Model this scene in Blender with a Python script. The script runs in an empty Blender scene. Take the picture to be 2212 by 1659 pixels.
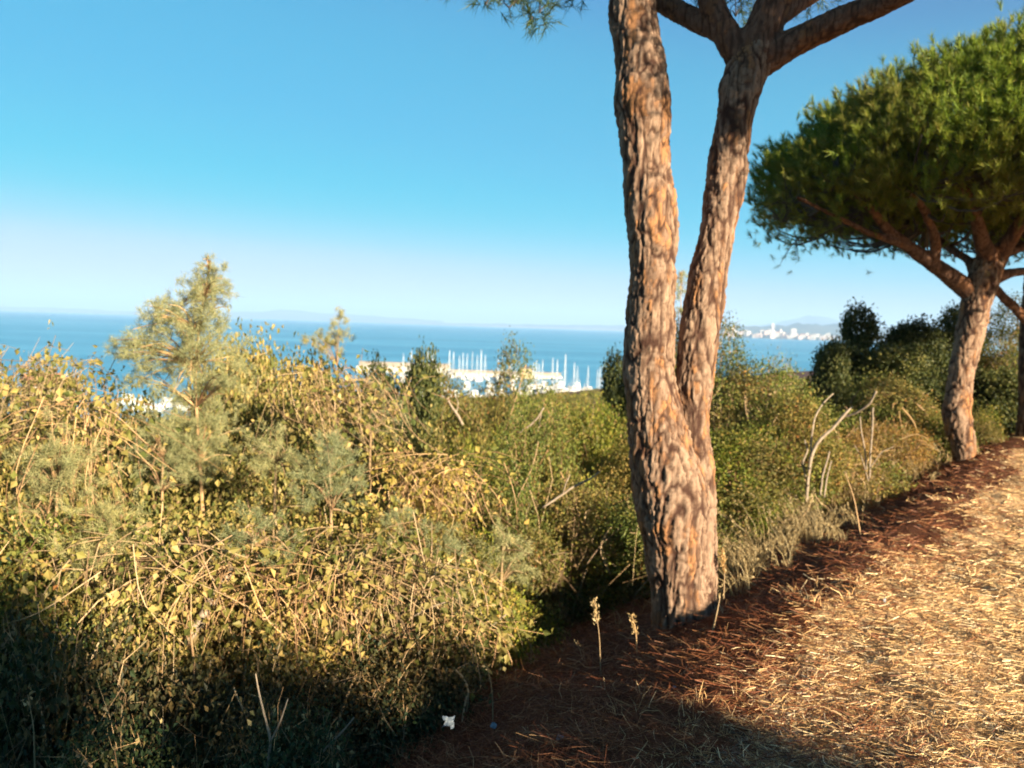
import bpy, math, random
import numpy as np
from mathutils import Vector, Matrix

# ------------------------------------------------------------------ camera, sky, sun, exposure
SC = bpy.context.scene
COL = SC.collection
CAM = np.array([0.0, 0.0, 31.6])
PITCH, ROLL = math.radians(4.36), math.radians(1.86)
FPX = 1661.0                                   # focal length in units of the 2212 x 1659 layout grid
_f = np.array([0, math.cos(PITCH), -math.sin(PITCH)])
_u0 = np.array([0, math.sin(PITCH), math.cos(PITCH)])
_r0 = np.array([1.0, 0, 0])
CR = math.cos(ROLL) * _r0 + math.sin(ROLL) * _u0
CU = math.cos(ROLL) * _u0 - math.sin(ROLL) * _r0

def at(px, py, depth):
    return CAM + depth * (_f + (px - 1106.0) / FPX * CR - (py - 829.5) / FPX * CU)

cd = bpy.data.cameras.new('camera'); cam = bpy.data.objects.new('camera', cd); COL.objects.link(cam)
cam.matrix_world = Matrix(((CR[0], CU[0], -_f[0], CAM[0]), (CR[1], CU[1], -_f[1], CAM[1]),
                           (CR[2], CU[2], -_f[2], CAM[2]), (0, 0, 0, 1)))
cd.sensor_width = 36.0
cd.lens = 36.0 * FPX / 2212.0
cd.clip_start, cd.clip_end = 0.05, 60000.0
cd.dof.use_dof = True
cd.dof.focus_distance = 1.9
cd.dof.aperture_fstop = 4.2
SC.camera = cam

SKYG = 0.84
SUN_EL, SUN_AZ = math.radians(17.0), math.radians(140.0)
SUN_DIR = Vector((math.sin(SUN_AZ) * math.cos(SUN_EL), math.cos(SUN_AZ) * math.cos(SUN_EL), math.sin(SUN_EL)))
W = bpy.data.worlds.new('World'); SC.world = W; W.use_nodes = True
wn = W.node_tree.nodes; wl = W.node_tree.links
bg = wn['Background']
sky = wn.new('ShaderNodeTexSky'); sky.sky_type = 'NISHITA'; sky.sun_disc = False
sky.sun_elevation, sky.sun_rotation = SUN_EL, SUN_AZ
sky.altitude = 30; sky.air_density = 1.0; sky.dust_density = 0.15; sky.ozone_density = 2.0
hs = wn.new('ShaderNodeHueSaturation'); hs.inputs['Saturation'].default_value = 1.42; hs.inputs['Value'].default_value = 0.60 * 0.18
grade = wn.new('ShaderNodeRGBCurve'); grade.mapping.extend = 'HORIZONTAL'      # film response of the sky's colours
for ci, pts in enumerate((((0, .06), (.12, .04), (.22, .03), (.38, .18), (.58, .46), (.75, .56), (1, .60)), ((0, .07), (.13, .19), (.23, .43), (.35, .50), (.53, .595), (.85, .69), (1, .70)), ((0, .07), (.24, .27), (.42, .68), (.59, .80), (.75, .84), (1, .86)))):
    cv = grade.mapping.curves[ci]; cv.points[0].location = pts[0]; cv.points[-1].location = pts[-1]
    for p in pts[1:-1]: cv.points.new(*p)
grade.mapping.update()
gain = wn.new('ShaderNodeVectorMath'); gain.operation = 'SCALE'; gain.inputs['Scale'].default_value = 5.55 * SKYG
wl.new(sky.outputs[0], hs.inputs['Color']); wl.new(hs.outputs[0], grade.inputs['Color']); wl.new(grade.outputs[0], gain.inputs[0]); wl.new(gain.outputs[0], bg.inputs['Color'])
bg.inputs['Strength'].default_value = 0.05
ld = bpy.data.lights.new('sun', 'SUN'); ld.energy = 5.0; ld.angle = math.radians(0.5); ld.color = (1.0, 0.85, 0.62)
sun = bpy.data.objects.new('sun', ld); COL.objects.link(sun)
sun.rotation_euler = SUN_DIR.to_track_quat('Z', 'Y').to_euler()
SC.view_settings.view_transform = 'Standard'; SC.view_settings.look = 'None'
SC.view_settings.gamma = 1.0; SC.view_settings.exposure = 2.08
SC.cycles.use_denoising = True
SC.cycles.max_bounces = 8; SC.cycles.diffuse_bounces = 3; SC.cycles.transmission_bounces = 4
SC.cycles.volume_bounces = 1; SC.cycles.transparent_max_bounces = 8
SC.cycles.use_fast_gi = False

# ------------------------------------------------------------------ small helpers
def rngs(s): return np.random.default_rng(s)

def norm(v):
    return v / np.maximum(np.linalg.norm(v, axis=-1, keepdims=True), 1e-9)

def hash3(i, j, k, s=0):
    h = (i.astype(np.int64) * 73856093) ^ (j.astype(np.int64) * 19349663) ^ (k.astype(np.int64) * 83492791) ^ (s * 2654435761)
    h = (h ^ (h >> 13)) * 1274126177
    h = h ^ (h >> 16)
    return (h & 0xFFFFFF) / float(0xFFFFFF)

def vnoise(p, s=0):
    i = np.floor(p).astype(np.int64); f = p - i; f = f * f * (3 - 2 * f)
    out = 0
    for a in (0, 1):
        for b in (0, 1):
            for c in (0, 1):
                w = (f[:, 0] if a else 1 - f[:, 0]) * (f[:, 1] if b else 1 - f[:, 1]) * (f[:, 2] if c else 1 - f[:, 2])
                out = out + w * hash3(i[:, 0] + a, i[:, 1] + b, i[:, 2] + c, s)
    return out * 2 - 1

def fbm(p, octv=3, s=0):
    o, a = 0, 1.0
    for k in range(octv):
        o = o + a * vnoise(p * 2.0 ** k, s + k); a *= 0.5
    return o

def worley(p, s=0):
    i = np.floor(p).astype(np.int64)
    d1 = np.full(len(p), 9.0); d2 = np.full(len(p), 9.0); cid = np.zeros(len(p))
    for a in (-1, 0, 1):
        for b in (-1, 0, 1):
            for c in (-1, 0, 1):
                q = i + np.array([a, b, c])
                o = np.stack([hash3(q[:, 0], q[:, 1], q[:, 2], s + t) for t in (1, 2, 3)], 1)
                d = np.linalg.norm(q + o - p, axis=1)
                h = hash3(q[:, 0], q[:, 1], q[:, 2], s + 9)
                m = d < d1
                d2 = np.where(m, d1, np.minimum(d2, d)); cid = np.where(m, h, cid); d1 = np.where(m, d, d1)
    return d1, d2, cid

class MB:
    """collects vertices and faces, builds ONE mesh"""
    def __init__(self): self.V = []; self.T = []; self.Q = []; self.n = 0; self.TM = []; self.QM = []
    def add(self, v, tris=None, quads=None, m=0):
        v = np.asarray(v, float).reshape(-1, 3)
        if tris is not None and len(tris):
            t = np.asarray(tris, np.int64).reshape(-1, 3) + self.n; self.T.append(t); self.TM.append(np.full(len(t), m))
        if quads is not None and len(quads):
            q = np.asarray(quads, np.int64).reshape(-1, 4) + self.n; self.Q.append(q); self.QM.append(np.full(len(q), m))
        self.V.append(v); self.n += len(v)
    def mesh(self, name, mats, smooth=False):
        me = bpy.data.meshes.new(name)
        V = np.concatenate(self.V) if self.V else np.zeros((0, 3))
        T = np.concatenate(self.T) if self.T else np.zeros((0, 3), np.int64)
        Q = np.concatenate(self.Q) if self.Q else np.zeros((0, 4), np.int64)
        me.vertices.add(len(V)); me.vertices.foreach_set('co', V.astype(np.float32).ravel())
        li = np.concatenate([T.ravel(), Q.ravel()]).astype(np.int32)
        me.loops.add(len(li)); me.loops.foreach_set('vertex_index', li)
        ls = np.concatenate([np.arange(len(T)) * 3, len(T) * 3 + np.arange(len(Q)) * 4]).astype(np.int32)
        me.polygons.add(len(ls)); me.polygons.foreach_set('loop_start', ls)
        mi = np.concatenate((self.TM or [np.zeros(0)]) + (self.QM or [np.zeros(0)])).astype(np.int32)
        me.polygons.foreach_set('material_index', mi)
        me.polygons.foreach_set('use_smooth', np.full(len(ls), smooth, bool))
        for m in (mats if isinstance(mats, (list, tuple)) else [mats]): me.materials.append(m)
        me.update(calc_edges=True)
        return me
    # --- shapes
    def box(self, c, s, rz=0.0, m=0):
        x, y, z = s[0] / 2, s[1] / 2, s[2] / 2
        v = np.array([(-x, -y, -z), (x, -y, -z), (x, y, -z), (-x, y, -z), (-x, -y, z), (x, -y, z), (x, y, z), (-x, y, z)])
        ca, sa = math.cos(rz), math.sin(rz)
        v = np.stack([v[:, 0] * ca - v[:, 1] * sa, v[:, 0] * sa + v[:, 1] * ca, v[:, 2]], 1) + np.array(c)
        self.add(v, quads=[(0, 3, 2, 1), (4, 5, 6, 7), (0, 1, 5, 4), (1, 2, 6, 5), (2, 3, 7, 6), (3, 0, 4, 7)], m=m)
    def tube(self, pts, rad, n=6, cap=True, m=0, wob=0.0, rg=None):
        P = np.asarray(pts, float); k = len(P); R = np.broadcast_to(np.asarray(rad, float), (k,))
        t = np.gradient(P, axis=0); t = norm(t)
        ref = np.array([0.31, 0.22, 0.93]) if abs(t[0] @ np.array([0.31, 0.22, 0.93])) < 0.9 else np.array([1.0, 0.1, 0])
        a = np.empty((k, 3)); x = norm(np.cross(t[0], ref))
        for i in range(k):
            x = x - t[i] * (x @ t[i]); x = x / (np.linalg.norm(x) + 1e-9); a[i] = x
        b = np.cross(t, a)
        th = np.arange(n) * 2 * np.pi / n
        rr = R[:, None] * np.ones((1, n))
        if wob and rg is not None: rr = rr * (1 + wob * rg.normal(size=(k, n)))
        v = P[:, None] + rr[..., None] * (np.cos(th)[None, :, None] * a[:, None] + np.sin(th)[None, :, None] * b[:, None])
        i = np.arange(k - 1)[:, None] * n; j = np.arange(n)[None]; j2 = (j + 1) % n
        q = np.stack([i + j, i + j2, i + n + j2, i + n + j], -1).reshape(-1, 4)
        tr = []
        if cap:
            v = np.concatenate([v.reshape(-1, 3), P[:1], P[-1:]])
            tr = [(k * n, (s + 1) % n, s) for s in range(n)] + [(k * n + 1, (k - 1) * n + s, (k - 1) * n + (s + 1) % n) for s in range(n)]
        self.add(v, tris=tr, quads=q, m=m)
    def leaves(self, C, D, N, L, Wd, m=0):
        n = len(C); D = norm(D); N = norm(N - D * np.sum(N * D, 1, keepdims=True)); S = np.cross(D, N)
        L = np.broadcast_to(L, (n,))[:, None]; Wd = np.broadcast_to(Wd, (n,))[:, None]
        a = C; mid = C + D * L * 0.42
        p = np.stack([a, mid + S * Wd * .5 + N * Wd * .18, C + D * L - N * L * .12, mid - S * Wd * .5 + N * Wd * .18], 1)
        i = np.arange(n)[:, None] * 4
        self.add(p, tris=np.concatenate([i + np.array([[0, 1, 2]]), i + np.array([[0, 2, 3]])]), m=m)
    def ribbons(self, P0, P1, P2, w, m=0, rg=None, taper=.15):
        n = len(P0); d = norm(P2 - P0)
        s = rg.normal(size=(n, 3)); s = norm(s - d * np.sum(s * d, 1, keepdims=True)); w = np.broadcast_to(w, (n,))[:, None]
        v = np.stack([P0 - s * w / 2, P0 + s * w / 2, P1 + s * w * .42, P1 - s * w * .42, P2 + s * w * taper, P2 - s * w * taper], 1)
        i = np.arange(n)[:, None] * 6
        self.add(v, quads=np.concatenate([i + np.array([[0, 1, 2, 3]]), i + np.array([[3, 2, 4, 5]])]), m=m)
    def needles(self, C, D, L, w, rg, m=0):
        n = len(C); d = norm(D); s = rg.normal(size=(n, 3)); s = norm(s - d * np.sum(s * d, 1, keepdims=True))
        L = np.broadcast_to(L, (n,))[:, None]; w = np.broadcast_to(w, (n,))[:, None]
        v = np.stack([C - s * w / 2, C + s * w / 2, C + d * L], 1)
        self.add(v, tris=np.arange(n)[:, None] * 3 + np.array([[0, 1, 2]]), m=m)
    def lathe(self, c, prof, n=10, m=0):
        th = np.arange(n) * 2 * np.pi / n; k = len(prof)
        v = np.array([[(c[0] + r * math.cos(t), c[1] + r * math.sin(t), c[2] + z) for t in th] for r, z in prof])
        i = np.arange(k - 1)[:, None] * n; j = np.arange(n)[None]; j2 = (j + 1) % n
        self.add(v, quads=np.stack([i + j, i + j2, i + n + j2, i + n + j], -1).reshape(-1, 4), m=m)

def obj(name, me, parent=None, loc=None):
    o = bpy.data.objects.new(name, me); COL.objects.link(o)
    if parent is not None: o.parent = parent
    if loc is not None: o.location = loc
    return o

def tag(o, label, cat, group=None):
    o['label'] = label; o['category'] = cat
    if group: o['group'] = group
    return o

def thing(name, label, cat, loc=(0, 0, 0), rz=0.0, group=None):
    o = bpy.data.objects.new(name, None); COL.objects.link(o); o.empty_display_size = .1
    o.location = loc; o.rotation_euler = (0, 0, rz)
    return tag(o, label, cat, group)

def kind(o, k): o['kind'] = k; return o

# ------------------------------------------------------------------ materials
def mat(name):
    m = bpy.data.materials.new(name); m.use_nodes = True
    nt = m.node_tree; nt.nodes.clear()
    out = nt.nodes.new('ShaderNodeOutputMaterial')
    return m, nt, out

def ramp(nt, stops, fac=None, interp='LINEAR'):
    r = nt.nodes.new('ShaderNodeValToRGB'); r.color_ramp.interpolation = interp
    e = r.color_ramp.elements
    while len(e) > 1: e.remove(e[-1])
    e[0].position = stops[0][0]; e[0].color = (*stops[0][1], 1)
    for p, c in stops[1:]:
        x = e.new(p); x.color = (*c, 1)
    if fac is not None: nt.links.new(fac, r.inputs[0])
    return r.outputs[0]

def noise(nt, scale, detail=3, vec=None, rough=.55):
    n = nt.nodes.new('ShaderNodeTexNoise'); n.inputs['Scale'].default_value = scale
    n.inputs['Detail'].default_value = detail; n.inputs['Roughness'].default_value = rough
    if vec is not None: nt.links.new(vec, n.inputs['Vector'])
    return n.outputs['Fac']

def mapping(nt, scale=(1, 1, 1), space='Object'):
    t = nt.nodes.new('ShaderNodeTexCoord'); mp = nt.nodes.new('ShaderNodeMapping')
    mp.inputs['Scale'].default_value = scale
    nt.links.new(t.outputs[space], mp.inputs[0]); return mp.outputs[0]

def mixc(nt, fac, a, b, mode='MIX'):
    x = nt.nodes.new('ShaderNodeMix'); x.data_type = 'RGBA'; x.blend_type = mode
    for s, v in ((x.inputs['Factor'], fac), (x.inputs[6], a), (x.inputs[7], b)):
        if isinstance(v, (int, float)): s.default_value = v
        elif isinstance(v, tuple): s.default_value = (*v, 1)
        else: nt.links.new(v, s)
    return x.outputs[2]

def principled(nt, out, col, rough=.8, spec=.3, bump=None, bstr=.5, bdist=.02):
    p = nt.nodes.new('ShaderNodeBsdfPrincipled')
    if isinstance(col, tuple): p.inputs['Base Color'].default_value = (*col, 1)
    else: nt.links.new(col, p.inputs['Base Color'])
    p.inputs['Roughness'].default_value = rough
    p.inputs['Specular IOR Level'].default_value = spec
    if bump is not None:
        b = nt.nodes.new('ShaderNodeBump'); b.inputs['Strength'].default_value = bstr; b.inputs['Distance'].default_value = bdist
        nt.links.new(bump, b.inputs['Height']); nt.links.new(b.outputs[0], p.inputs['Normal'])
    if out is not None: nt.links.new(p.outputs[0], out.inputs[0])
    return p

def leafmat(name, stops, trans=.3, patch=None, pscale=1.3, rough=.55):
    """leaf colour picked per leaf from a range, plus patches of a second range through the bush"""
    m, nt, out = mat(name)
    g = nt.nodes.new('ShaderNodeNewGeometry')
    c = ramp(nt, stops, g.outputs['Random Per Island'])
    if patch:
        c2 = ramp(nt, patch, g.outputs['Random Per Island'])
        oi = nt.nodes.new('ShaderNodeObjectInfo'); add = nt.nodes.new('ShaderNodeVectorMath'); add.operation = 'ADD'
        nt.links.new(mapping(nt), add.inputs[0])
        sc = nt.nodes.new('ShaderNodeVectorMath'); sc.operation = 'SCALE'; sc.inputs['Scale'].default_value = 0.7
        nt.links.new(oi.outputs['Location'], sc.inputs[0]); nt.links.new(sc.outputs[0], add.inputs[1])
        f = noise(nt, pscale, 3, add.outputs[0])
        f = ramp(nt, [(.44, (0, 0, 0)), (.56, (1, 1, 1))], f)
        c = mixc(nt, f, c, c2)
    ob = nt.nodes.new('ShaderNodeObjectInfo')
    c = mixc(nt, 1.0, c, ramp(nt, [(0, (.70, .74, .72)), (.5, (1, 1, 1)), (1, (1.22, 1.10, .95))], ob.outputs['Random']), 'MULTIPLY')
    p = principled(nt, None, c, rough, .25)
    t = nt.nodes.new('ShaderNodeBsdfTranslucent'); nt.links.new(c, t.inputs[0])
    mx = nt.nodes.new('ShaderNodeMixShader'); mx.inputs[0].default_value = trans
    nt.links.new(p.outputs[0], mx.inputs[1]); nt.links.new(t.outputs[0], mx.inputs[2]); nt.links.new(mx.outputs[0], out.inputs[0])
    return m

def plain(name, a, b=None, scale=3.0, rough=.7, spec=.3, space='Object'):
    m, nt, out = mat(name)
    if b is None: b = tuple(x * .7 for x in a)
    principled(nt, out, ramp(nt, [(.3, a), (.7, b)], noise(nt, scale, 4, mapping(nt, space=space))), rough, spec)
    return m

M = {}
M['vine_leaf'] = leafmat('vine_leaf', [(0, (.08, .10, .025)), (.3, (.18, .18, .04)), (.6, (.29, .25, .07)), (.82, (.44, .32, .09)), (.95, (.54, .42, .19)), (1, (.24, .12, .05))], .35,
                         [(0, (.09, .10, .022)), (.4, (.21, .18, .045)), (.8, (.36, .27, .09)), (1, (.50, .36, .12))])
M['green_leaf'] = leafmat('green_leaf', [(0, (.06, .095, .012)), (.4, (.17, .20, .024)), (.75, (.29, .28, .04)), (.93, (.40, .33, .06)), (1, (.48, .26, .07))], .38,
                          [(0, (.09, .09, .025)), (.6, (.21, .18, .05)), (1, (.34, .22, .07))])
M['olive_leaf'] = leafmat('olive_leaf', [(0, (.08, .085, .02)), (.5, (.21, .18, .045)), (.85, (.27, .21, .06)), (.95, (.34, .20, .06)), (1, (.36, .12, .04))], .3,
                          [(0, (.06, .09, .018)), (.6, (.14, .17, .032)), (1, (.24, .23, .05))])
M['dark_leaf'] = leafmat('dark_leaf', [(0, (.030, .046, .014)), (.6, (.075, .09, .024)), (1, (.16, .15, .045))], .25)  # evergreen leaf colour; its darkness also stands in for shade on some bushes
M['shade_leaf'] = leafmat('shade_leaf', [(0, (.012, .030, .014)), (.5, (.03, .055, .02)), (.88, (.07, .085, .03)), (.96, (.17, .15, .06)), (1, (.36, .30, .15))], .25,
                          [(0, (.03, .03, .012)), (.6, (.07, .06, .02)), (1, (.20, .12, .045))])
M['rust_leaf'] = leafmat('rust_leaf', [(0, (.16, .09, .025)), (.5, (.30, .17, .04)), (1, (.42, .26, .08))], .3,
                         [(0, (.10, .09, .02)), (.6, (.2, .17, .04)), (1, (.32, .22, .07))])
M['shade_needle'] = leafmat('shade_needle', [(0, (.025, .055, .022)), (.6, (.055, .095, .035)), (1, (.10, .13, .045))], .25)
M['tamarisk'] = leafmat('tamarisk_spray', [(0, (.19, .22, .11)), (.6, (.33, .34, .165)), (1, (.47, .43, .22))], .4)
M['pine_needle'] = leafmat('pine_needle', [(0, (.09, .15, .014)), (.5, (.21, .29, .026)), (.9, (.40, .44, .05)), (1, (.36, .26, .06))], .22,
                           [(0, (.15, .18, .02)), (.6, (.32, .31, .04)), (1, (.38, .28, .08))], .8)
M['stem'] = leafmat('dry_stem', [(0, (.13, .075, .04)), (.5, (.28, .18, .095)), (1, (.46, .33, .18))], .0)
M['dark_twig'] = plain('dark_twig', (.055, .045, .04), (.10, .075, .055), 9)
M['grey_wood'] = plain('weathered_wood', (.32, .25, .18), (.17, .125, .085), 30)
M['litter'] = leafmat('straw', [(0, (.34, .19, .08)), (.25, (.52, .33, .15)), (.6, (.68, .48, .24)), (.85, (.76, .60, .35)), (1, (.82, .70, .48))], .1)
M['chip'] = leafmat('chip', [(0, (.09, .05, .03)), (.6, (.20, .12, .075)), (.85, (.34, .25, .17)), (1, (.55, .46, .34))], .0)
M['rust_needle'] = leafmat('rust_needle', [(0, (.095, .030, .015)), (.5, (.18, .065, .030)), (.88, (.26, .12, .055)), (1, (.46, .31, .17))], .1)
M['grass'] = leafmat('dry_grass', [(0, (.27, .18, .08)), (.5, (.46, .33, .155)), (1, (.64, .49, .27))], .35)

# ground
def groundmat(name, stops, bump=.6):
    m, nt, out = mat(name)
    v = mapping(nt)
    c = ramp(nt, stops, noise(nt, 7.0, 8, v, .7))
    c2 = ramp(nt, [(.35, (.75, .72, .7)), (.65, (1.1, 1.08, 1.05))], noise(nt, .9, 4, v))
    c = mixc(nt, 1.0, c, c2, 'MULTIPLY')
    principled(nt, out, c, .95, .1, noise(nt, 38.0, 6, v, .75), bump, .03)
    return m
M['path'] = groundmat('straw_path', [(.25, (.24, .14, .07)), (.5, (.42, .28, .15)), (.75, (.58, .42, .24))])
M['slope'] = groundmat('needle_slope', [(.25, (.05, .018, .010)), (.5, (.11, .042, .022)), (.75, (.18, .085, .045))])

# bark (per-vertex attributes hold the furrow depth and the plate each point belongs to)
def barkmat(name, light, mid, orange, crack):
    m, nt, out = mat(name)
    def attr(n):
        a = nt.nodes.new('ShaderNodeAttribute'); a.attribute_name = n; return a.outputs['Fac']
    v = mapping(nt, (1, 1, .35))
    c = ramp(nt, [(.05, mid), (.42, light), (.60, mid), (.74, orange), (1, orange)], attr('plate'))
    n1 = ramp(nt, [(.3, (.62, .58, .56)), (.7, (1.15, 1.12, 1.08))], noise(nt, 34, 6, v, .7))
    c = mixc(nt, 1.0, c, n1, 'MULTIPLY')
    f = ramp(nt, [(.08, (1, 1, 1)), (.58, (0, 0, 0))], attr('furrow'))
    c = mixc(nt, f, c, crack)
    li = ramp(nt, [(.70, (0, 0, 0)), (.76, (.5, .5, .5))], noise(nt, 3.3, 4, mapping(nt)))
    c = mixc(nt, li, c, (.40, .29, .10))
    principled(nt, out, c, .9, .15, noise(nt, 60, 5, v, .75), .7, .012)
    return m
M['bark'] = barkmat('pine_bark', (.295, .203, .142), (.19, .115, .075), (.34, .17, .078), (.050, .024, .016))
M['limb_bark'] = barkmat('limb_bark', (.21, .12, .08), (.16, .085, .055), (.25, .12, .06), (.07, .035, .022))

# sea
def seamat():
    m, nt, out = mat('sea_water')
    v = mapping(nt, (.0012, .006, 1))
    band = noise(nt, 1.0, 5, v, .6)
    c = ramp(nt, [(.35, (.022, .19, .33)), (.5, (.035, .24, .40)), (.66, (.11, .36, .52))], band)
    b1 = noise(nt, .35, 6, mapping(nt, (1, 1, 1)), .65)
    p = principled(nt, out, c, .28, .35, b1, 1.0, 1.2)
    return m
M['sea'] = seamat()

# ------------------------------------------------------------------ terrain
def crest_x(y): return .8 + .8 * (y - 3.4)
def side(x, y): return (crest_x(y) - x) * .78          # metres to the seaward side of the path's crest
_ts = np.array([-400, -.3, .1, .8, 1.6, 3, 6, 10, 20, 40, 900.0]); _sl = np.array([0, 0, .37, .42, .62, .62, .50, .30, .13, .115, .115])
_tt = np.concatenate([np.arange(-4, 45, .05), np.arange(45, 900, 5.0)])
_ff = np.concatenate([[0], np.cumsum(np.diff(_tt) * np.interp((_tt[1:] + _tt[:-1]) / 2, _ts, _sl))])
def ground(x, y):
    x = np.asarray(x, float); y = np.asarray(y, float); t = side(x, y)
    z = 30.0 - np.interp(t, _tt, _ff)
    z = z - .02 * np.clip(-t, 0, 3)
    p = np.stack([x, y, np.zeros_like(x)], -1).reshape(-1, 3)
    b = (fbm(p * .9, 3, 5) * .05 + fbm(p * 5.0, 2, 9) * .018).reshape(x.shape)
    far = (fbm(p * .05, 3, 21) * 1.0).reshape(x.shape) * np.clip((t - 12) / 20, 0, 1)
    return np.maximum(z + b + far, -6.0)

def gaxis(lo, flo, fhi, hi, step, g=1.22):
    a = list(np.arange(flo, fhi + 1e-6, step)); s = step
    while a[-1] < hi: s = min(s * g, 30); a.append(a[-1] + s)
    s = step
    while a[0] > lo: s = min(s * g, 30); a.insert(0, a[0] - s)
    return np.array(a)
gx = gaxis(-700, -2.5, 7.0, 1500, .07); gy = gaxis(-120, 1.8, 10.5, 1700, .07)
X, Y = np.meshgrid(gx, gy); Z = ground(X, Y)
V = np.stack([X, Y, Z], -1).reshape(-1, 3); nx = len(gx)
ii = (np.arange(len(gy) - 1)[:, None] * nx + np.arange(nx - 1)[None]).ravel()
Qd = np.stack([ii, ii + 1, ii + nx + 1, ii + nx], 1)
tc = side(V[Qd].mean(1)[:, 0], V[Qd].mean(1)[:, 1]) + .20 * fbm(V[Qd].mean(1) * np.array([1.1, 1.1, 0]), 4, 40)
for nm, msk, mt in (('path', tc < -.38, M['path']), ('hillside', tc >= -.38, M['slope'])):
    q = Qd[msk]; us, inv = np.unique(q.ravel(), return_inverse=True)
    b = MB(); b.add(V[us], quads=inv.reshape(-1, 4)); kind(obj(nm, b.mesh(nm, mt, True)), 'structure')
b = MB(); S = 21000.0
b.add([(-S, -2000, 0), (S, -2000, 0), (S, S, 0), (-S, S, 0)], quads=[(0, 1, 2, 3)])
kind(obj('sea', b.mesh('sea', M['sea'])), 'structure')

# ------------------------------------------------------------------ far shore: hills, headland, town
def ridge(name, px0, px1, depth, prof, thick, m, seed, amp=.12):
    """a long hill with real depth: prof gives heights in metres along its length"""
    n, k = 160, 9; rg = rngs(seed); b = MB()
    u = np.linspace(0, 1, n); h = np.interp(u, [p[0] for p in prof], [p[1] for p in prof])
    h = h * (1 + amp * fbm(np.stack([u * 30, u * 0 + seed, u * 0], 1), 4, seed))
    A = at(px0, 700, depth); B = at(px1, 700, depth)
    P = A[None] + (B - A)[None] * u[:, None]
    s = np.linspace(-1, 1, k); rows = []
    for sj in s:
        prof_h = np.maximum(0, 1 - abs(sj) ** 1.6)
        q = P.copy(); q[:, 1] += sj * thick; q[:, 2] = h * prof_h * (1 + .1 * fbm(np.stack([u * 40, u * 0 + sj * 2, u * 0], 1), 2, seed + 3)) - 1.0
        rows.append(q)
    v = np.stack(rows, 1)
    i = (np.arange(n - 1)[:, None] * k + np.arange(k - 1)[None]).ravel()
    b.add(v, quads=np.stack([i, i + k, i + k + 1, i + 1], 1))
    return kind(obj(name, b.mesh(name, m, True)), 'structure')
M['hill'] = plain('hill_scrub', (.055, .075, .045), (.11, .105, .06), .004)
M['beach'] = plain('shore_sand', (.42, .36, .27), (.34, .29, .22), .01)
ridge('hill', 1500, 2350, 7600, [(0, 60), (.12, 105), (.25, 120), (.4, 135), (.6, 110), (.8, 80), (1, 60)], 900, M['hill'], 3)
ridge('mountain', 1560, 2000, 16500, [(0, 40), (.2, 180), (.35, 330), (.45, 400), (.55, 330), (.75, 170), (1, 60)], 2500, M['hill'], 4)
ridge('headland', 860, 1700, 14500, [(0, 10), (.2, 45), (.4, 75), (.6, 100), (.8, 120), (1, 140)], 900, M['hill'], 5)
ridge('shore', 840, 1660, 13000, [(0, 6), (.3, 18), (1, 26)], 500, M['beach'], 6, .05)
ridge('distant_hill', -700, 950, 17500, [(0, 40), (.3, 70), (.5, 90), (.7, 60), (.75, 170), (.82, 210), (.9, 150), (1, 90)], 1800, M['hill'], 7)
ridge('town_hill', 1480, 2300, 5400, [(0, 14), (.1, 26), (.3, 34), (.6, 34), (1, 20)], 420, M['hill'], 8, .25)

M['render_white'] = plain('painted_render', (.54, .49, .43), (.42, .38, .33), .05)
M['render_pink'] = plain('pink_render', (.52, .40, .33), (.42, .32, .27), .05)
M['roof_tile'] = plain('terracotta', (.42, .19, .11), (.34, .15, .09), .5)
M['window_dark'] = plain('dark_glass', (.05, .06, .08), (.03, .04, .05), 1, .2, .5)

def town_house(w, d, h, wall, hip):
    b = MB(); b.box((0, 0, h / 2), (w, d, h))
    fl = max(2, int(h / 3.2)); nb = max(3, int(w / 3.5))
    for f in range(fl):
        for k in range(nb):
            x = -w / 2 + (k + .5) * w / nb
            b.box((x, -d / 2 - .03, (f + .55) * h / fl), (w / nb * .42, .1, h / fl * .5), m=1)
            if f: b.box((x, -d / 2 - .5, (f + .22) * h / fl), (w / nb * .7, 1.0, .5), m=0)
    if hip:
        z = h; v = [(-w / 2 - .5, -d / 2 - 1.2, z + .05), (w / 2 + .5, -d / 2 - 1.2, z + .05), (w / 2 + .5, d / 2 + .5, z + .05), (-w / 2 - .5, d / 2 + .5, z + .05), (-w / 4, 0, z + 3), (w / 4, 0, z + 3)]
        b.add(v, tris=[(3, 0, 4), (1, 2, 5)], quads=[(0, 1, 5, 4), (2, 3, 4, 5), (3, 2, 1, 0)], m=2)
    else:
        b.box((0, 0, h + .35), (w + .6, d + .6, .7)); b.box((w * .2, 0, h + 1.9), (w * .25, d * .5, 2.4))
    return b.mesh('town_house', [wall, M['window_dark'], M['roof_tile']])
protos = [town_house(22, 14, 17, M['render_white'], False), town_house(30, 14, 13, M['render_white'], True), town_house(18, 12, 22, M['render_white'], False),
          town_house(34, 15, 11, M['render_pink'], True), town_house(26, 16, 15, M['render_pink'], False)]
rg = rngs(77)
for k in range(84):
    px = 1562 + 290 * ((k + rg.random()) / 84.0); dp = 4880 + rg.random() * 520
    P = at(px, 720, dp); zt = np.interp(dp, [4880, 5400], [1.5, 24 + 12 * math.sin(px * .02)])
    o = obj('town_house', protos[rg.choice(5, p=[.26, .2, .22, .16, .16])]); o.location = (P[0], P[1], zt - 1); o.rotation_euler = (0, 0, rg.normal() * .35)
    s = 1.0 + .4 * rg.random(); o.scale = (s, s, s * (.9 + .5 * rg.random()))
    tag(o, 'small pale house in the hazy town on the far shore', 'house', 'houses of the town across the bay')
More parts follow.
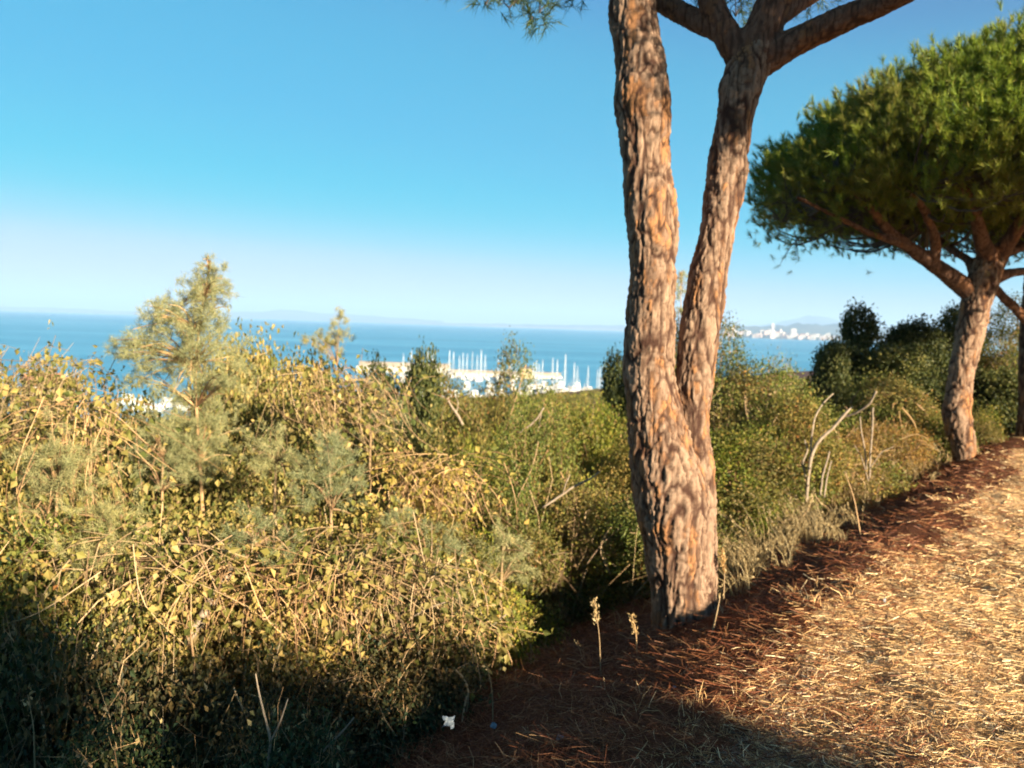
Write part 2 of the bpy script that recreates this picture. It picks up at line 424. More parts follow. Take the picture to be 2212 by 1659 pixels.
def tower(px, top, w, lab, name, wall):
    P = at(px, 720, 5050); h = at(px, top, 5050)[2] - 4
    t = thing(name, lab, 'tower block', (P[0], P[1], 4))
    b = MB(); b.box((0, 0, h / 2), (w, w * .8, h)); obj('wall', b.mesh('wall', wall), t)
    b = MB()
    for f in range(int(h / 4)): b.box((0, -w * .4 - .1, f * 4 + 2.2), (w * .8, .3, 1.6))
    obj('window', b.mesh('window', M['window_dark']), t)
    b = MB(); b.box((0, 0, h + .8), (w * 1.06, w * .86, 1.6)); b.box((0, 0, h + 3), (w * .4, w * .4, 2.8)); obj('roof', b.mesh('roof', wall), t)
tower(1668, 700, 20, 'tall slim pale tower rising highest above the far town', 'tower_block', M['render_white'])
tower(1583, 708, 28, 'broad pale block standing at the left end of the far town', 'apartment_block', M['render_white'])
tower(1713, 711, 34, 'wide pale block right of the slim tower in the far town', 'apartment_block', M['render_white'])

# ------------------------------------------------------------------ marina
M['hull'] = plain('white_gelcoat', (.58, .57, .54), (.46, .46, .45), .6, .3, .5)
M['boat_glass'] = plain('boat_window', (.03, .05, .08), (.02, .03, .05), 1, .15, .6)
M['mast'] = plain('mast_alloy', (.62, .62, .62), (.50, .50, .52), .6, .4, .5)
M['canvas'] = plain('blue_canvas', (.08, .14, .30), (.06, .10, .22), .8)
M['deck'] = plain('boat_deck', (.50, .46, .40), (.38, .35, .30), .8)
M['stone'] = plain('breakwater_stone', (.30, .255, .21), (.22, .185, .15), .15)
M['ochre'] = plain('ochre_render', (.42, .33, .18), (.36, .28, .15), .2)
M['slate'] = plain('dark_roof', (.12, .12, .13), (.09, .09, .10), .5)

def hull_mesh(L, B, H, tr=.75):
    b = MB(); k = 9; rows = []
    for i in range(k):
        u = i / (k - 1); w = B / 2 * (tr + (1 - tr) * min(1, u * 3)) * (1 - max(0, (u - .45) / .55) ** 2.2)
        sh = H * (1 + .25 * u * u); x = -L / 2 + L * u
        rows.append([(x, -w, sh), (x + (-.05 * L * u), -w * .82, -.1), (x - .06 * L * u, 0, -.35), (x + (-.05 * L * u), w * .82, -.1), (x, w, sh)])
    v = np.array(rows); i = (np.arange(k - 1)[:, None] * 5 + np.arange(4)[None]).ravel()
    b.add(v, quads=np.concatenate([np.stack([i, i + 5, i + 6, i + 1], 1), [[0, 1, 2, 3]]]), tris=[(0, 3, 4)])
    d = v[:, [0, 4]].copy(); d[..., 2] -= .12
    j = np.arange(k - 1) * 2
    b.add(d, quads=np.stack([j, j + 1, j + 3, j + 2], 1), m=1)
    return b.mesh('hull', [M['hull'], M['deck']])
def cabin_mesh(L, B, z, h, x0, tiers=1):
    b = MB(); W_ = []
    for t in range(tiers):
        l = L * (1 - .35 * t); bb = B * (1 - .18 * t); zz = z + h * t
        x = x0 - L * .06 * t
        v = [(x - l / 2, -bb / 2, zz), (x + l / 2, -bb / 2, zz), (x + l / 2, bb / 2, zz), (x - l / 2, bb / 2, zz),
             (x - l / 2, -bb * .45, zz + h * .96), (x + l * .28, -bb * .45, zz + h * .96), (x + l * .28, bb * .45, zz + h * .96), (x - l / 2, bb * .45, zz + h * .96)]
        b.add(v, quads=[(4, 5, 6, 7), (0, 1, 5, 4), (1, 2, 6, 5), (2, 3, 7, 6), (3, 0, 4, 7)])
        for s in (-1, 1):
            w = MB(); w.box((x - l * .1, s * bb * .482, zz + h * .55), (l * .62, .04, h * .3)); W_.append(w.mesh('window', M['boat_glass']))
    return b.mesh('cabin', M['hull']), W_
sb_h = hull_mesh(10.5, 3.3, 1.15); sb_c, sb_w = cabin_mesh(4.4, 2.2, 1.05, .62, .3)
b = MB(); b.tube([(.9, 0, 1.2), (.9, 0, 7), (.9, 0, 15)], [.19, .17, .13], 8); b.tube([(.9, -1.2, 8), (.9, 1.2, 8)], .04, 5); b.tube([(.85, 0, 2.3), (-3.6, 0, 2.4)], .07, 6)
for s in ((5.1, 0), (-5.1, 0), (.7, 1.55), (.7, -1.55)): b.tube([(s[0], s[1], 1.3), (.9, 0, 13.8)], .018, 4)
sb_m = b.mesh('mast', M['mast'])
b = MB(); b.tube([(.6, 0, 2.5), (-1.5, 0, 2.62), (-3.5, 0, 2.5)], [.16, .22, .12], 7); sb_s = b.mesh('furled_sail', M['canvas'])
mb_h = hull_mesh(12.5, 4.0, 1.7, .9); mb_c, mb_w = cabin_mesh(7.0, 3.3, 1.6, 1.6, -.4, 2)
b = MB()
for s in (-1, 1): b.tube([(-2.6, s * 1.2, 4.6), (-2.9, s * 1.0, 6.0), (-2.4, s * .9, 6.0)], .07, 5)
b.box((-2.7, 0, 6.0), (.5, 2.2, .15)); b.tube([(-2.7, 0, 6), (-2.8, 0, 8.2)], .03, 4); mb_a = b.mesh('radar_arch', M['hull'])

def sailboat(px, py, dp, rz, s, lab, grp):
    P = at(px, py, dp); t = thing('sailboat', lab, 'sailboat', (P[0], P[1], .1), rz, grp); t.scale = (s, s, s)
    obj('hull', sb_h, t); c = obj('cabin', sb_c, t); [obj('window', q, c) for q in sb_w]; obj('mast', sb_m, t); obj('furled_sail', sb_s, t)
def motorboat(px, py, dp, rz, s, lab, grp):
    P = at(px, py, dp); t = thing('motor_yacht', lab, 'motor yacht', (P[0], P[1], .1), rz, grp); t.scale = (s, s, s)
    obj('hull', mb_h, t); c = obj('cabin', mb_c, t); [obj('window', q, c) for q in mb_w]; obj('radar_arch', mb_a, t)

def zoomx(z): return (z * .4295 + 1500) * .553
rg = rngs(5)
GS = 'sailboats moored along the breakwater'
for z, dp, s in ((170, 455, .85), (240, 450, 1.0), (345, 460, .85), (395, 455, .95), (440, 450, 1.0), (590, 455, 1.05), (625, 450, 1.0), (680, 452, .85), (715, 440, 1.0), (755, 452, .95), (800, 436, 1.05),
                 (840, 450, .9), (875, 430, 1.15), (920, 445, .95), (1035, 455, .8), (1070, 440, .95), (1160, 430, .8), (1200, 445, .7)):
    sailboat(zoomx(z), 815, dp, math.pi / 2 + rg.normal() * .2, s, 'white sailboat with a bare mast moored before the tan breakwater', GS)
GS2 = 'sailboats crowded beside the ochre building'
for z, dp, s in ((1355, 400, .85), (1380, 392, .95), (1405, 388, .85), (1440, 400, .95), (1530, 385, 1.05), (1570, 392, 1.0), (1730, 380, .95), (1760, 388, .8), (1850, 395, .8), (1940, 380, .75), (1960, 385, .8), (1985, 375, .85)):
    sailboat(zoomx(z), 822, dp, math.pi / 2 + rg.normal() * .25, s, 'white sailboat with bare mast right of the ochre building', GS2)
sailboat(zoomx(1645), 822, 372, math.pi / 2, 1.22, 'white sailboat with the tallest mast in the marina', 'sailboats crowded beside the ochre building')
GM = 'white motor yachts in the marina'
for px, dp, s, rz in ((925, 352, 1.0, 1.2), (905, 372, .9, 1.9), (948, 380, .8, 1.5), (1148, 350, 1.0, .6), (1165, 362, .95, 1.1), (1185, 345, 1.0, .5), (1205, 358, 1.05, 1.0), (1222, 340, .95, .4), (1240, 350, 1.05, .9), (1256, 338, .95, .5), (1272, 352, 1.0, 1.0),
                      (1176, 385, .9, 1.4), (1212, 388, .95, 1.5), (1248, 385, .9, 1.5), (870, 400, .75, 1.5), (1010, 375, .8, 1.5), (1060, 372, .8, 1.4), (1108, 365, .85, 1.6)):
    motorboat(px, 835, dp, rz, s, 'white motor yacht berthed nearer than the bare masts', GM)
for k in range(13):
    motorboat(905 + 30 * k + rg.normal() * 6, 842, 312 + rg.random() * 26, 1.0 + rg.normal() * .5, .72 + .2 * rg.random(), 'white motor yacht in the nearest row above the green bushes', 'motor yachts in the nearest row of the marina')
GL = 'boats and launches seen through the feathery tamarisk'
for px, dp, s, rz in ((322, 250, .8, .3), (365, 262, .7, .9), (410, 255, .75, .1), (455, 262, .8, .5), (492, 255, 1.0, .8), (520, 250, .8, .2), (560, 270, .8, 1.2), (610, 275, .8, .4), (280, 268, .7, .2)):
    motorboat(px, 810, dp, rz, s, 'white motor yacht seen through the feathery tamarisk', GL)

def seawall(px0, px1, dp, z, lab, nm='breakwater'):
    A = at(px0, 800, dp); B = at(px1, 800, dp); L = np.linalg.norm((B - A)[:2]); mid = (A + B) / 2
    t = thing(nm, lab, 'breakwater', (mid[0], mid[1], 0), math.atan2(B[1] - A[1], B[0] - A[0]))
    b = MB(); b.box((0, 4, z * .3 - 1), (L, 9, z * .6 + 2)); obj('quay', b.mesh('quay', M['deck']), t)
    b = MB(); b.box((0, 7.0, z * .8), (L - 1, 2.5, z * .4)); b.box((0, 7.0, z + .2), (L - .4, 3.1, .4)); obj('wall', b.mesh('wall', M['stone']), t)
    b = MB(); r = rngs(int(px0))
    for k in range(int(L / 1.6)):
        s = r.uniform(1.2, 2.4); b.box((-L / 2 + k * 1.6, 10 + r.random() * 3, r.uniform(0, z * .5)), (s, s, s * .8), r.random() * 3)
    obj('boulder_armour', b.mesh('boulder_armour', M['stone']), t)
seawall(770, 972, 480, 5.6, 'tall tan breakwater wall at the left of the marina')
seawall(972, 1215, 470, 2.8, 'lower tan breakwater running on to the ochre building')
P = at(1136, 800, 452)
t = thing('harbour_office', 'square ochre harbour building with a dark roof behind the masts', 'building', (P[0], P[1], .8), .1)
b = MB(); b.box((0, 0, 2.9), (6.8, 6.8, 5.8)); obj('wall', b.mesh('wall', M['ochre']), t)
b = MB(); b.box((0, 0, 5.95), (7.4, 7.4, .3)); b.add([(-3.4, -3.4, 6.1), (3.4, -3.4, 6.1), (3.4, 3.4, 6.1), (-3.4, 3.4, 6.1), (-1, -1, 7.4), (1, -1, 7.4), (1, 1, 7.4), (-1, 1, 7.4)], quads=[(0, 1, 5, 4), (1, 2, 6, 5), (2, 3, 7, 6), (3, 0, 4, 7), (4, 5, 6, 7)])
obj('roof', b.mesh('roof', M['slate']), t)
b = MB()
for x in (-2, 0, 2): b.box((x, -3.43, 3.8), (1.0, .1, 1.3))
obj('window', b.mesh('window', M['window_dark']), t)
# the house among the scrub on the left
def house(px, py_base, dp, w, d, h, lab):
    P = at(px, py_base, dp); g = float(ground(P[0], P[1])); top = at(px, py_base, dp)[2] + h
    hh = top - g + .2
    t = thing('white_house', lab, 'house', (P[0], P[1], g - .2), math.atan2(P[0], P[1]) * -1 + .25)
    b = MB(); b.box((0, 0, hh / 2), (w, d, hh)); obj('wall', b.mesh('wall', M['render_white']), t)
    b = MB(); z = hh + .02
    b.add([(-w / 2 - .4, -d / 2 - .5, z), (w / 2 + .4, -d / 2 - .5, z), (w / 2 + .4, d / 2 + .5, z), (-w / 2 - .4, d / 2 + .5, z), (-w / 2 - .4, 0, z + 1.1), (w / 2 + .4, 0, z + 1.1)],
          quads=[(0, 1, 5, 4), (2, 3, 4, 5), (0, 3, 2, 1)], tris=[(3, 0, 4), (1, 2, 5)])
    obj('roof', b.mesh('roof', M['roof_tile']), t)
    for x in (-.3, .1, .36):
        f = MB(); f.box((x * w, -d / 2 - .02, hh - 1.4), (.8, .1, 1.2)); obj('window', f.mesh('window', M['window_dark']), t)
house(92, 850, 88, 2.9, 4, 1.2, 'small white house with tiled roof half hidden behind dry scrub')
house(123, 852, 92, 2.4, 4, 1.0, 'white lower house with terracotta roof right of its neighbour')

# ------------------------------------------------------------------ pines
def resample(pts, n):
    P = np.asarray(pts, float); s = np.concatenate([[0], np.cumsum(np.linalg.norm(np.diff(P[:, :3], axis=0), axis=1))])
    u = np.linspace(0, s[-1], n)
    # smooth (Catmull-like) through cubic blend
    Q = np.stack([np.interp(u, s, P[:, k]) for k in range(P.shape[1])], 1)
    for _ in range(max(1, n // (3 * len(P)))):
        Q[1:-1] = .25 * Q[:-2] + .5 * Q[1:-1] + .25 * Q[2:]
    return Q

def wood_mesh(name, stems, voxel, m, bark_scale, depth, seed, nseg=60):
    """stems: lists of (x, y, z, radius). Fused with a voxel remesh, then furrowed."""
    b = MB()
    for st in stems:
        Q = resample(st, nseg); b.tube(Q[:, :3], Q[:, 3], 20)
    me = b.mesh(name, m, True)
    o = bpy.data.objects.new(name, me); COL.objects.link(o)
    md = o.modifiers.new('r', 'REMESH'); md.mode = 'VOXEL'; md.voxel_size = voxel
    sm = o.modifiers.new('s', 'SMOOTH'); sm.iterations = 3; sm.factor = .5
    dg = bpy.context.evaluated_depsgraph_get()
    me2 = bpy.data.meshes.new_from_object(o.evaluated_get(dg))
    bpy.data.objects.remove(o); bpy.data.meshes.remove(me)
    n = len(me2.vertices); co = np.empty(n * 3, np.float32); me2.vertices.foreach_get('co', co); co = co.reshape(-1, 3).astype(float)
    nr = np.empty(n * 3, np.float32); me2.vertices.foreach_get('normal', nr); nr = nr.reshape(-1, 3).astype(float)
    k = bark_scale / 26.0
    wv = np.stack([fbm(co * np.array([7, 7, 5.0]) + q * 9, 3, seed + q) for q in range(3)], 1)
    a1 = np.abs(vnoise(co * np.array([21, 21, 4.4]) * k + wv * .38, seed + 5)); a2 = np.abs(vnoise(co * np.array([40, 40, 12.0]) * k + wv * .5 + 4, seed + 6))
    a3 = np.abs(vnoise(co * np.array([13, 13, 24.0]) * k + wv * .7 + 8, seed + 7))
    d1, d2, cid = worley(co * np.array([34, 34, 13.0]) * k + wv * .5, seed)
    f = np.clip(a1 / .30, 0, 1) ** .8 * (.40 + .60 * np.clip(a2 / .32, 0, 1)) * (.60 + .40 * np.clip(a3 / .20, 0, 1))
    fs = np.clip((d2 - d1) / .5, 0, 1)
    lump = fbm(co * 3.0, 3, seed + 30); grain = fbm(co * np.array([70, 70, 28.0]), 3, seed + 70)
    zz = co[:, 2] - co[:, 2].min(); dp_ = depth * (1 + .55 * np.exp(-zz / .9))
    co = co + nr * ((f - .75) * dp_ + (np.sqrt(fs) - .8) * depth * .42 + lump * depth * 1.5 + grain * depth * .20)[:, None]
    tone = np.clip(.5 + .32 * fbm(co * np.array([11, 11, 3.2]) * k, 3, seed + 90) + .28 * (cid - .5), 0, 1)
    me2.vertices.foreach_set('co', co.astype(np.float32).ravel())
    for nm, a in (('furrow', f * (.6 + .4 * fs)), ('plate', tone)):
        at_ = me2.attributes.new(nm, 'FLOAT', 'POINT'); at_.data.foreach_set('value', a.astype(np.float32))
    me2.materials.clear(); me2.materials.append(m)
    me2.polygons.foreach_set('use_smooth', np.ones(len(me2.polygons), bool)); me2.update()
    me2.name = name
    return me2

def rings(rows, dp, ddp=0.0):
    """rows of (left px, right px, py): centre line and radius of a stem seen at depth dp"""
    out = []
    for i, (l, r, y) in enumerate(rows):
        d = dp + ddp * i / (len(rows) - 1); p = at((l + r) / 2, y, d); out.append((*p, (r - l) / 2 / FPX * d))
    return out

D1 = 5.15
left_stem = rings([(1400, 1560, 1400), (1402, 1556, 1330), (1403, 1550, 1270), (1396, 1545, 1200), (1380, 1540, 1120), (1366, 1530, 1050), (1356, 1505, 980), (1348, 1476, 900), (1345, 1456, 800), (1354, 1462, 700), (1358, 1465, 600),
                   (1356, 1462, 500), (1350, 1462, 430), (1346, 1449, 360), (1336, 1446, 270), (1320, 1444, 215), (1326, 1443, 180), (1324, 1428, 110), (1316, 1421, 20), (1310, 1412, -90), (1300, 1395, -240), (1290, 1375, -420)], D1)
right_stem = rings([(1440, 1548, 1270), (1455, 1547, 1150), (1468, 1545, 1060), (1474, 1538, 1000), (1462, 1534, 920), (1454, 1540, 830), (1466, 1560, 700), (1480, 1570, 630), (1494, 1576, 560), (1508, 1590, 480), (1526, 1612, 400), (1534, 1616, 330), (1545, 1630, 260),
                    (1556, 1648, 190), (1574, 1668, 140), (1594, 1682, 112), (1610, 1674, 80)], D1 - .04, .10)
fork = at(1630, 128, D1 + .06); K = FPX / D1
def limb(pts, dps):
    return [(*at(x, y, d), r / FPX * d) for (x, y, r), d in zip(pts, dps)]
limbs_fork = [
    limb([(1618, 140, 46), (1592, 110, 34), (1562, 65, 30), (1540, 20, 28), (1524, -40, 26), (1500, -150, 24), (1470, -330, 20)], [D1 + .06, D1 + .06, D1 + .08, D1 + .1, D1 + .15, D1 + .3, D1 + .5]),
    limb([(1560, 66, 30), (1520, 52, 24), (1480, 32, 22), (1430, 8, 20), (1380, -25, 18), (1290, -80, 16), (1150, -150, 12)], [D1 + .10, D1 + .2, D1 + .32, D1 + .42, D1 + .5, D1 + .6, D1 + .7]),
    limb([(1628, 130, 48), (1640, 85, 42), (1662, 30, 40), (1690, -30, 38), (1720, -140, 34), (1740, -330, 28)], [D1 + .06, D1 + .05, D1 + .03, D1, D1 - .1, D1 - .3]),
    limb([(1676, 26, 34), (1720, 4, 24), (1765, -18, 20), (1850, -70, 16), (1980, -150, 12)], [D1 + .03, D1 + .15, D1 + .3, D1 + .5, D1 + .7]),
    limb([(1630, 146, 34), (1664, 122, 36), (1690, 106, 34), (1740, 80, 30), (1810, 46, 29), (1880, 18, 28), (1960, -20, 26), (2080, -90, 22), (2250, -170, 16)], [D1 + .06, D1 + .04, D1, D1 - .05, D1 - .15, D1 - .25, D1 - .4, D1 - .6, D1 - .9]),
]
base1 = at(1475, 1330, D1)
g1 = float(ground(base1[0], base1[1]))
pine1 = thing('pine_tree', 'large pine forking low into two rough trunks at the path edge', 'tree', (base1[0], base1[1], g1))
off = -np.array([base1[0], base1[1], g1])
shift = lambda st: [(x + off[0], y + off[1], z + off[2], r) for x, y, z, r in st]
# root flare down into the bank
left_stem = [(left_stem[0][0] + .02, left_stem[0][1], g1 - .35, .27)] + left_stem
obj('trunk', wood_mesh('trunk', [shift(left_stem)], .0105, M['bark'], 29.0, .0145, 11, 110), pine1)
obj('trunk', wood_mesh('trunk', [shift(right_stem)], .0105, M['bark'], 30.0, .013, 15, 110), pine1)
obj('limbs', wood_mesh('limbs', [shift(s) for s in limbs_fork], .012, M['limb_bark'], 30.0, .006, 12, 50), pine1)

def pine_tufts(b, C, A, rg, nn, L, w, spread=.55):
    """brush-like tufts: nn needles round each axis"""
    n = len(C); A = norm(A)
    c = np.repeat(C, nn, 0); a = np.repeat(A, nn, 0)
    d = norm(a + spread * rg.normal(size=c.shape))
    c = c + a * (rg.random((len(c), 1)) * L * .9 - L * .3)
    b.needles(c, d, L * (.7 + .5 * rg.random(len(c))), w, rg)

def crown1():
    rg = rngs(31); b = MB(); tw = MB(); z0 = CAM[2]
    spots = []
    # boughs overhead, above the picture's top edge
    for k in range(150):
        a = rg.random() * 6.28; r = 3.3 * math.sqrt(rg.random()); x, y = base1[0] + .3 + r * math.cos(a), base1[1] + .3 + r * math.sin(a)
        spots.append(((x, y, z0 + 4.2 + 1.3 * (1 - (r / 3.3) ** 2) + rg.normal() * .3), .42))
    spots = [s for s in spots]
    def spray(px, py, d, r): spots.append((tuple(at(px, py, d)), r))
    for px, py, d, r in ((1060, -30, 5.6, .22), (1010, -38, 5.6, .20), (1120, -10, 5.5, .2), (1165, 15, 5.4, .13), (1190, -25, 5.4, .2), (1150, 30, 5.4, .10), (1100, 5, 5.5, .12), (1175, 48, 5.4, .07), (1050, 0, 5.6, .1), (1240, -28, 5.5, .2), (1280, -45, 5.5, .22), (1130, -60, 5.5, .3), (1230, -80, 5.5, .3), (985, -55, 5.7, .2),
                         (1590, 20, 6.0, .18), (1580, -30, 6.0, .28), (1615, 45, 6.1, .12), (1600, -15, 6.1, .2), (1705, 10, 5.9, .10), (1760, -8, 5.8, .14), (1800, -30, 5.8, .2), (1660, -50, 5.9, .25)):
        spray(px, py, d, r)
    # boughs hanging on the sunny side, just out of frame: they dapple the upper trunks
    for k in range(180):
        s = 1.75 + 2.6 * rg.random(); p = np.array([fork[0], fork[1], 0]) + s * np.array([SUN_DIR.x, SUN_DIR.y, 0]) / math.cos(SUN_EL) + np.array([rg.normal() * .30, rg.normal() * .25, fork[2] - .5 + 1.6 * rg.random() + s * .306])
        spots.append((tuple(p), .27))
    for (c, r) in spots:
        c = np.array(c); n = max(5, int(r * r * 190)) if r > .35 else max(6, int(r * r * 330))
        C = c + rg.normal(size=(n, 3)) * r * np.array([.55, .55, .4]); A = rg.normal(size=(n, 3)) * .7 + (C - c) / r + np.array([0, 0, .25])
        pine_tufts(b, C, A, rg, 22, .10, .0045, .6)
        for q in C[::4]: tw.tube([c - np.array([0, 0, r * .3]), (c + q) / 2, q], [.006, .004, .002], 4, False)
    me = b.mesh('crown', M['shade_needle'])
    o = obj('crown', me, pine1); o.location = off
    o2 = obj('twigs', tw.mesh('twigs', M['dark_twig']), pine1); o2.location = off
crown1()

# second pine: umbrella crown
D2 = 11.0
base2 = at(2082, 962, D2); g2 = float(ground(base2[0], base2[1]))
pine2 = thing('umbrella_pine', 'leaning umbrella pine with broad green domed crown beside the path', 'tree', (base2[0], base2[1], g2))
off2 = -np.array([base2[0], base2[1], g2])
sh2 = lambda st: [(x + off2[0], y + off2[1], z + off2[2], r) for x, y, z, r in st]
st2 = rings([(2060, 2106, 990), (2056, 2104, 955), (2044, 2100, 925), (2040, 2092, 890), (2044, 2100, 850), (2052, 2104, 800), (2062, 2118, 740), (2072, 2132, 690), (2082, 2144, 640), (2090, 2156, 600), (2104, 2166, 570), (2120, 2176, 545)], D2)
st2 = [(st2[0][0], st2[0][1], g2 - .3, .2)] + st2
lm = lambda pts, dd: [(*at(x, y, D2 + d), r / FPX * D2) for (x, y, r), d in zip(pts, dd)]
LM2 = [lm([(2105, 640, 22), (2075, 615, 20), (2030, 580, 17), (1985, 550, 15), (1950, 522, 12), (1920, 500, 10), (1880, 450, 7), (1830, 400, 4)], [0, 0, -.1, -.2, -.3, -.4, -.6, -.8]),
       lm([(1965, 535, 10), (1930, 520, 7), (1880, 505, 6), (1830, 480, 5), (1770, 450, 4), (1720, 425, 3)], [-.3, -.4, -.5, -.6, -.8, -1.0]),
       lm([(2018, 572, 11), (2022, 540, 11), (2018, 505, 10), (2000, 460, 8), (1970, 410, 5)], [-.15, -.3, -.5, -.7, -1]),
       lm([(2110, 590, 14), (2090, 560, 9), (2050, 535, 8), (2000, 490, 6)], [.1, .4, .7, 1.0]),
       lm([(2140, 560, 22), (2122, 525, 16), (2112, 480, 13), (2095, 430, 10), (2060, 370, 6)], [-.05, -.2, -.4, -.6, -.9]),
       lm([(2150, 560, 24), (2180, 520, 16), (2205, 480, 15), (2240, 430, 12), (2300, 360, 8)], [0, -.2, -.3, -.4, -.5]),
       lm([(2150, 600, 16), (2190, 588, 9), (2240, 585, 8), (2300, 560, 6)], [0, -.1, -.2, -.2]),
       lm([(2160, 550, 14), (2190, 540, 9), (2230, 525, 8), (2290, 480, 6)], [.1, .2, .4, .6])]
obj('trunk', wood_mesh('trunk', [sh2(st2)], .018, M['bark'], 20.0, .016, 21, 60), pine2)
obj('limbs', wood_mesh('limbs', [sh2(s) for s in LM2], .016, M['limb_bark'], 22.0, .006, 22, 40), pine2)

def dome_crown(pine, offv, c, rx, ry, rz, n, seed, droop=(), limbs=()):
    """umbrella: tufts over a lumpy dome, thinner underneath"""
    rg = rngs(seed); b = MB(); tw = MB()
    th = rg.random(n) * 2 * np.pi; u = rg.random(n)
    # clump centres first, tufts about them
    nc = n // 9
    th = rg.random(nc) * 2 * np.pi; cz = rg.random(nc) ** .8 * 1.08 - .08
    rr = np.sqrt(np.clip(1 - np.clip(cz, 0, 1) ** 2, 0, 1))
    D = np.stack([np.cos(th) * rr, np.sin(th) * rr, cz], 1)
    lump = 1 + .06 * fbm(D * 4.5, 3, seed) - .13 * rg.random(nc) ** 2
    kp = fbm(D * 6.0, 2, seed + 4) > -.30 + .25 * (rg.random(nc) - .5); D, lump = D[kp], lump[kp]
    C0 = np.array(c) + D * lump[:, None] * np.array([rx, ry, rz])
    # inner / underside clumps
    ni = n // 16; a = rg.random(ni) * 2 * np.pi; r = np.sqrt(rg.random(ni)) * .9
    I = np.array(c) + np.stack([np.cos(a) * r * rx, np.sin(a) * r * ry, (rg.random(ni) * .55 + .02 - .12 * (1 - r)) * rz], 1)
    C0 = np.concatenate([C0, I]); Dn = np.concatenate([D, np.tile([[0, 0, .3]], (ni, 1))])
    k = 9; C = np.repeat(C0, k, 0) + rg.normal(size=(len(C0) * k, 3)) * np.array([.17, .17, .12])
    A = np.repeat(Dn, k, 0) * .7 + np.array([0, 0, .75]) + .35 * rg.normal(size=C.shape)
    pine_tufts(b, C, A, rg, 42, .115, .0075, .42)
    for (p, r, m_) in droop:
        m_ *= 2
        Cd = np.array(p) + rg.normal(size=(m_, 3)) * r
        pine_tufts(b, Cd, rg.normal(size=(m_, 3)) * .6 + np.array([-.3, 0, -.2]), rg, 30, .085, .0042, .8)
        for q in Cd[::3]: tw.tube([np.array(p), (np.array(p) + q) / 2 + np.array([0, 0, .05]), q], [.008, .006, .003], 4, False)
    LP = np.concatenate([np.array(l)[len(l) // 2:, :3] for l in limbs])
    for q in C0[::3]:
        a0 = LP[np.argmin(np.linalg.norm(LP - q, axis=1))]; md = (a0 + q) / 2 + np.array([0, 0, -.12 * np.linalg.norm(q - a0)]) + rg.normal(size=3) * .08
        tw.tube(resample(np.array([a0, md, q]), 7), np.linspace(.026, .006, 7), 4, False)
    o = obj('crown', b.mesh('crown', M['pine_needle']), pine); o.location = offv
    o = obj('twigs', tw.mesh('twigs', M['dark_twig']), pine); o.location = offv
cc = at(2330, 478, D2 + .3)
dr = [(at(x, y, D2 - .3), r, n) for x, y, r, n in ((1690, 480, .22, 26), (1720, 520, .18, 16), (1750, 470, .22, 24), (1800, 455, .2, 22), (1830, 440, .25, 22), (1770, 500, .12, 8), (1700, 440, .25, 30), (1860, 470, .2, 14), (1900, 440, .3, 24), (1815, 505, .06, 4))]
dome_crown(pine2, off2, cc, 4.4, 4.0, 2.40, 28000, 41, dr, LM2)

# third pine at the right edge
D3 = 13.0
base3 = at(2232, 905, D3); g3 = float(ground(base3[0], base3[1]))
pine3 = thing('pine_tree', 'dark shaded pine trunk cut off by the right edge of the photo', 'tree', (base3[0], base3[1], g3))
off3 = -np.array([base3[0], base3[1], g3])
st3 = [(base3[0], base3[1], g3 - .3, .26)] + [(*at(x, y, D3), r / FPX * D3) for x, y, r in ((2226, 905, 26), (2226, 800, 22), (2228, 700, 20), (2235, 600, 19), (2250, 480, 17))]
l3 = [[(*at(x, y, D3 - .1 * i), r / FPX * D3) for i, (x, y, r) in enumerate(((2228, 700, 14), (2195, 668, 10), (2170, 645, 9), (2140, 610, 7), (2100, 560, 5)))]]
s3 = lambda st: [(x + off3[0], y + off3[1], z + off3[2], r) for x, y, z, r in st]
obj('trunk', wood_mesh('trunk', [s3(st3)], .025, M['bark'], 13, .016, 61, 40), pine3)
obj('limbs', wood_mesh('limbs', [s3(l3[0])], .02, M['limb_bark'], 14, .006, 62, 30), pine3)
dome_crown(pine3, off3, at(2420, 420, D3 + 1.5), 3.4, 3.2, 2.2, 9000, 63, (), l3 + [st3])

# ------------------------------------------------------------------ shrubs
def mound_blobs(rg, R, H, n):
    out = []
    for k in range(n):
        a = rg.random() * 6.28; r = R * .92 * math.sqrt(rg.random()); top = H * (1 - .55 * (r / R) ** 2)
        s = rg.uniform(.22, .43) * R
        z = min(max(rg.uniform(.25, 1.0) * top, s * .7), top) - s * .6 * (rg.random() < .7)
        out.append((np.array([r * math.cos(a), r * math.sin(a), z]), s * np.array([1, 1, rg.uniform(.7, 1.0)])))
    out.append((np.array([0, 0, H * .45]), np.array([R * .62, R * .62, H * .42])))
    return out

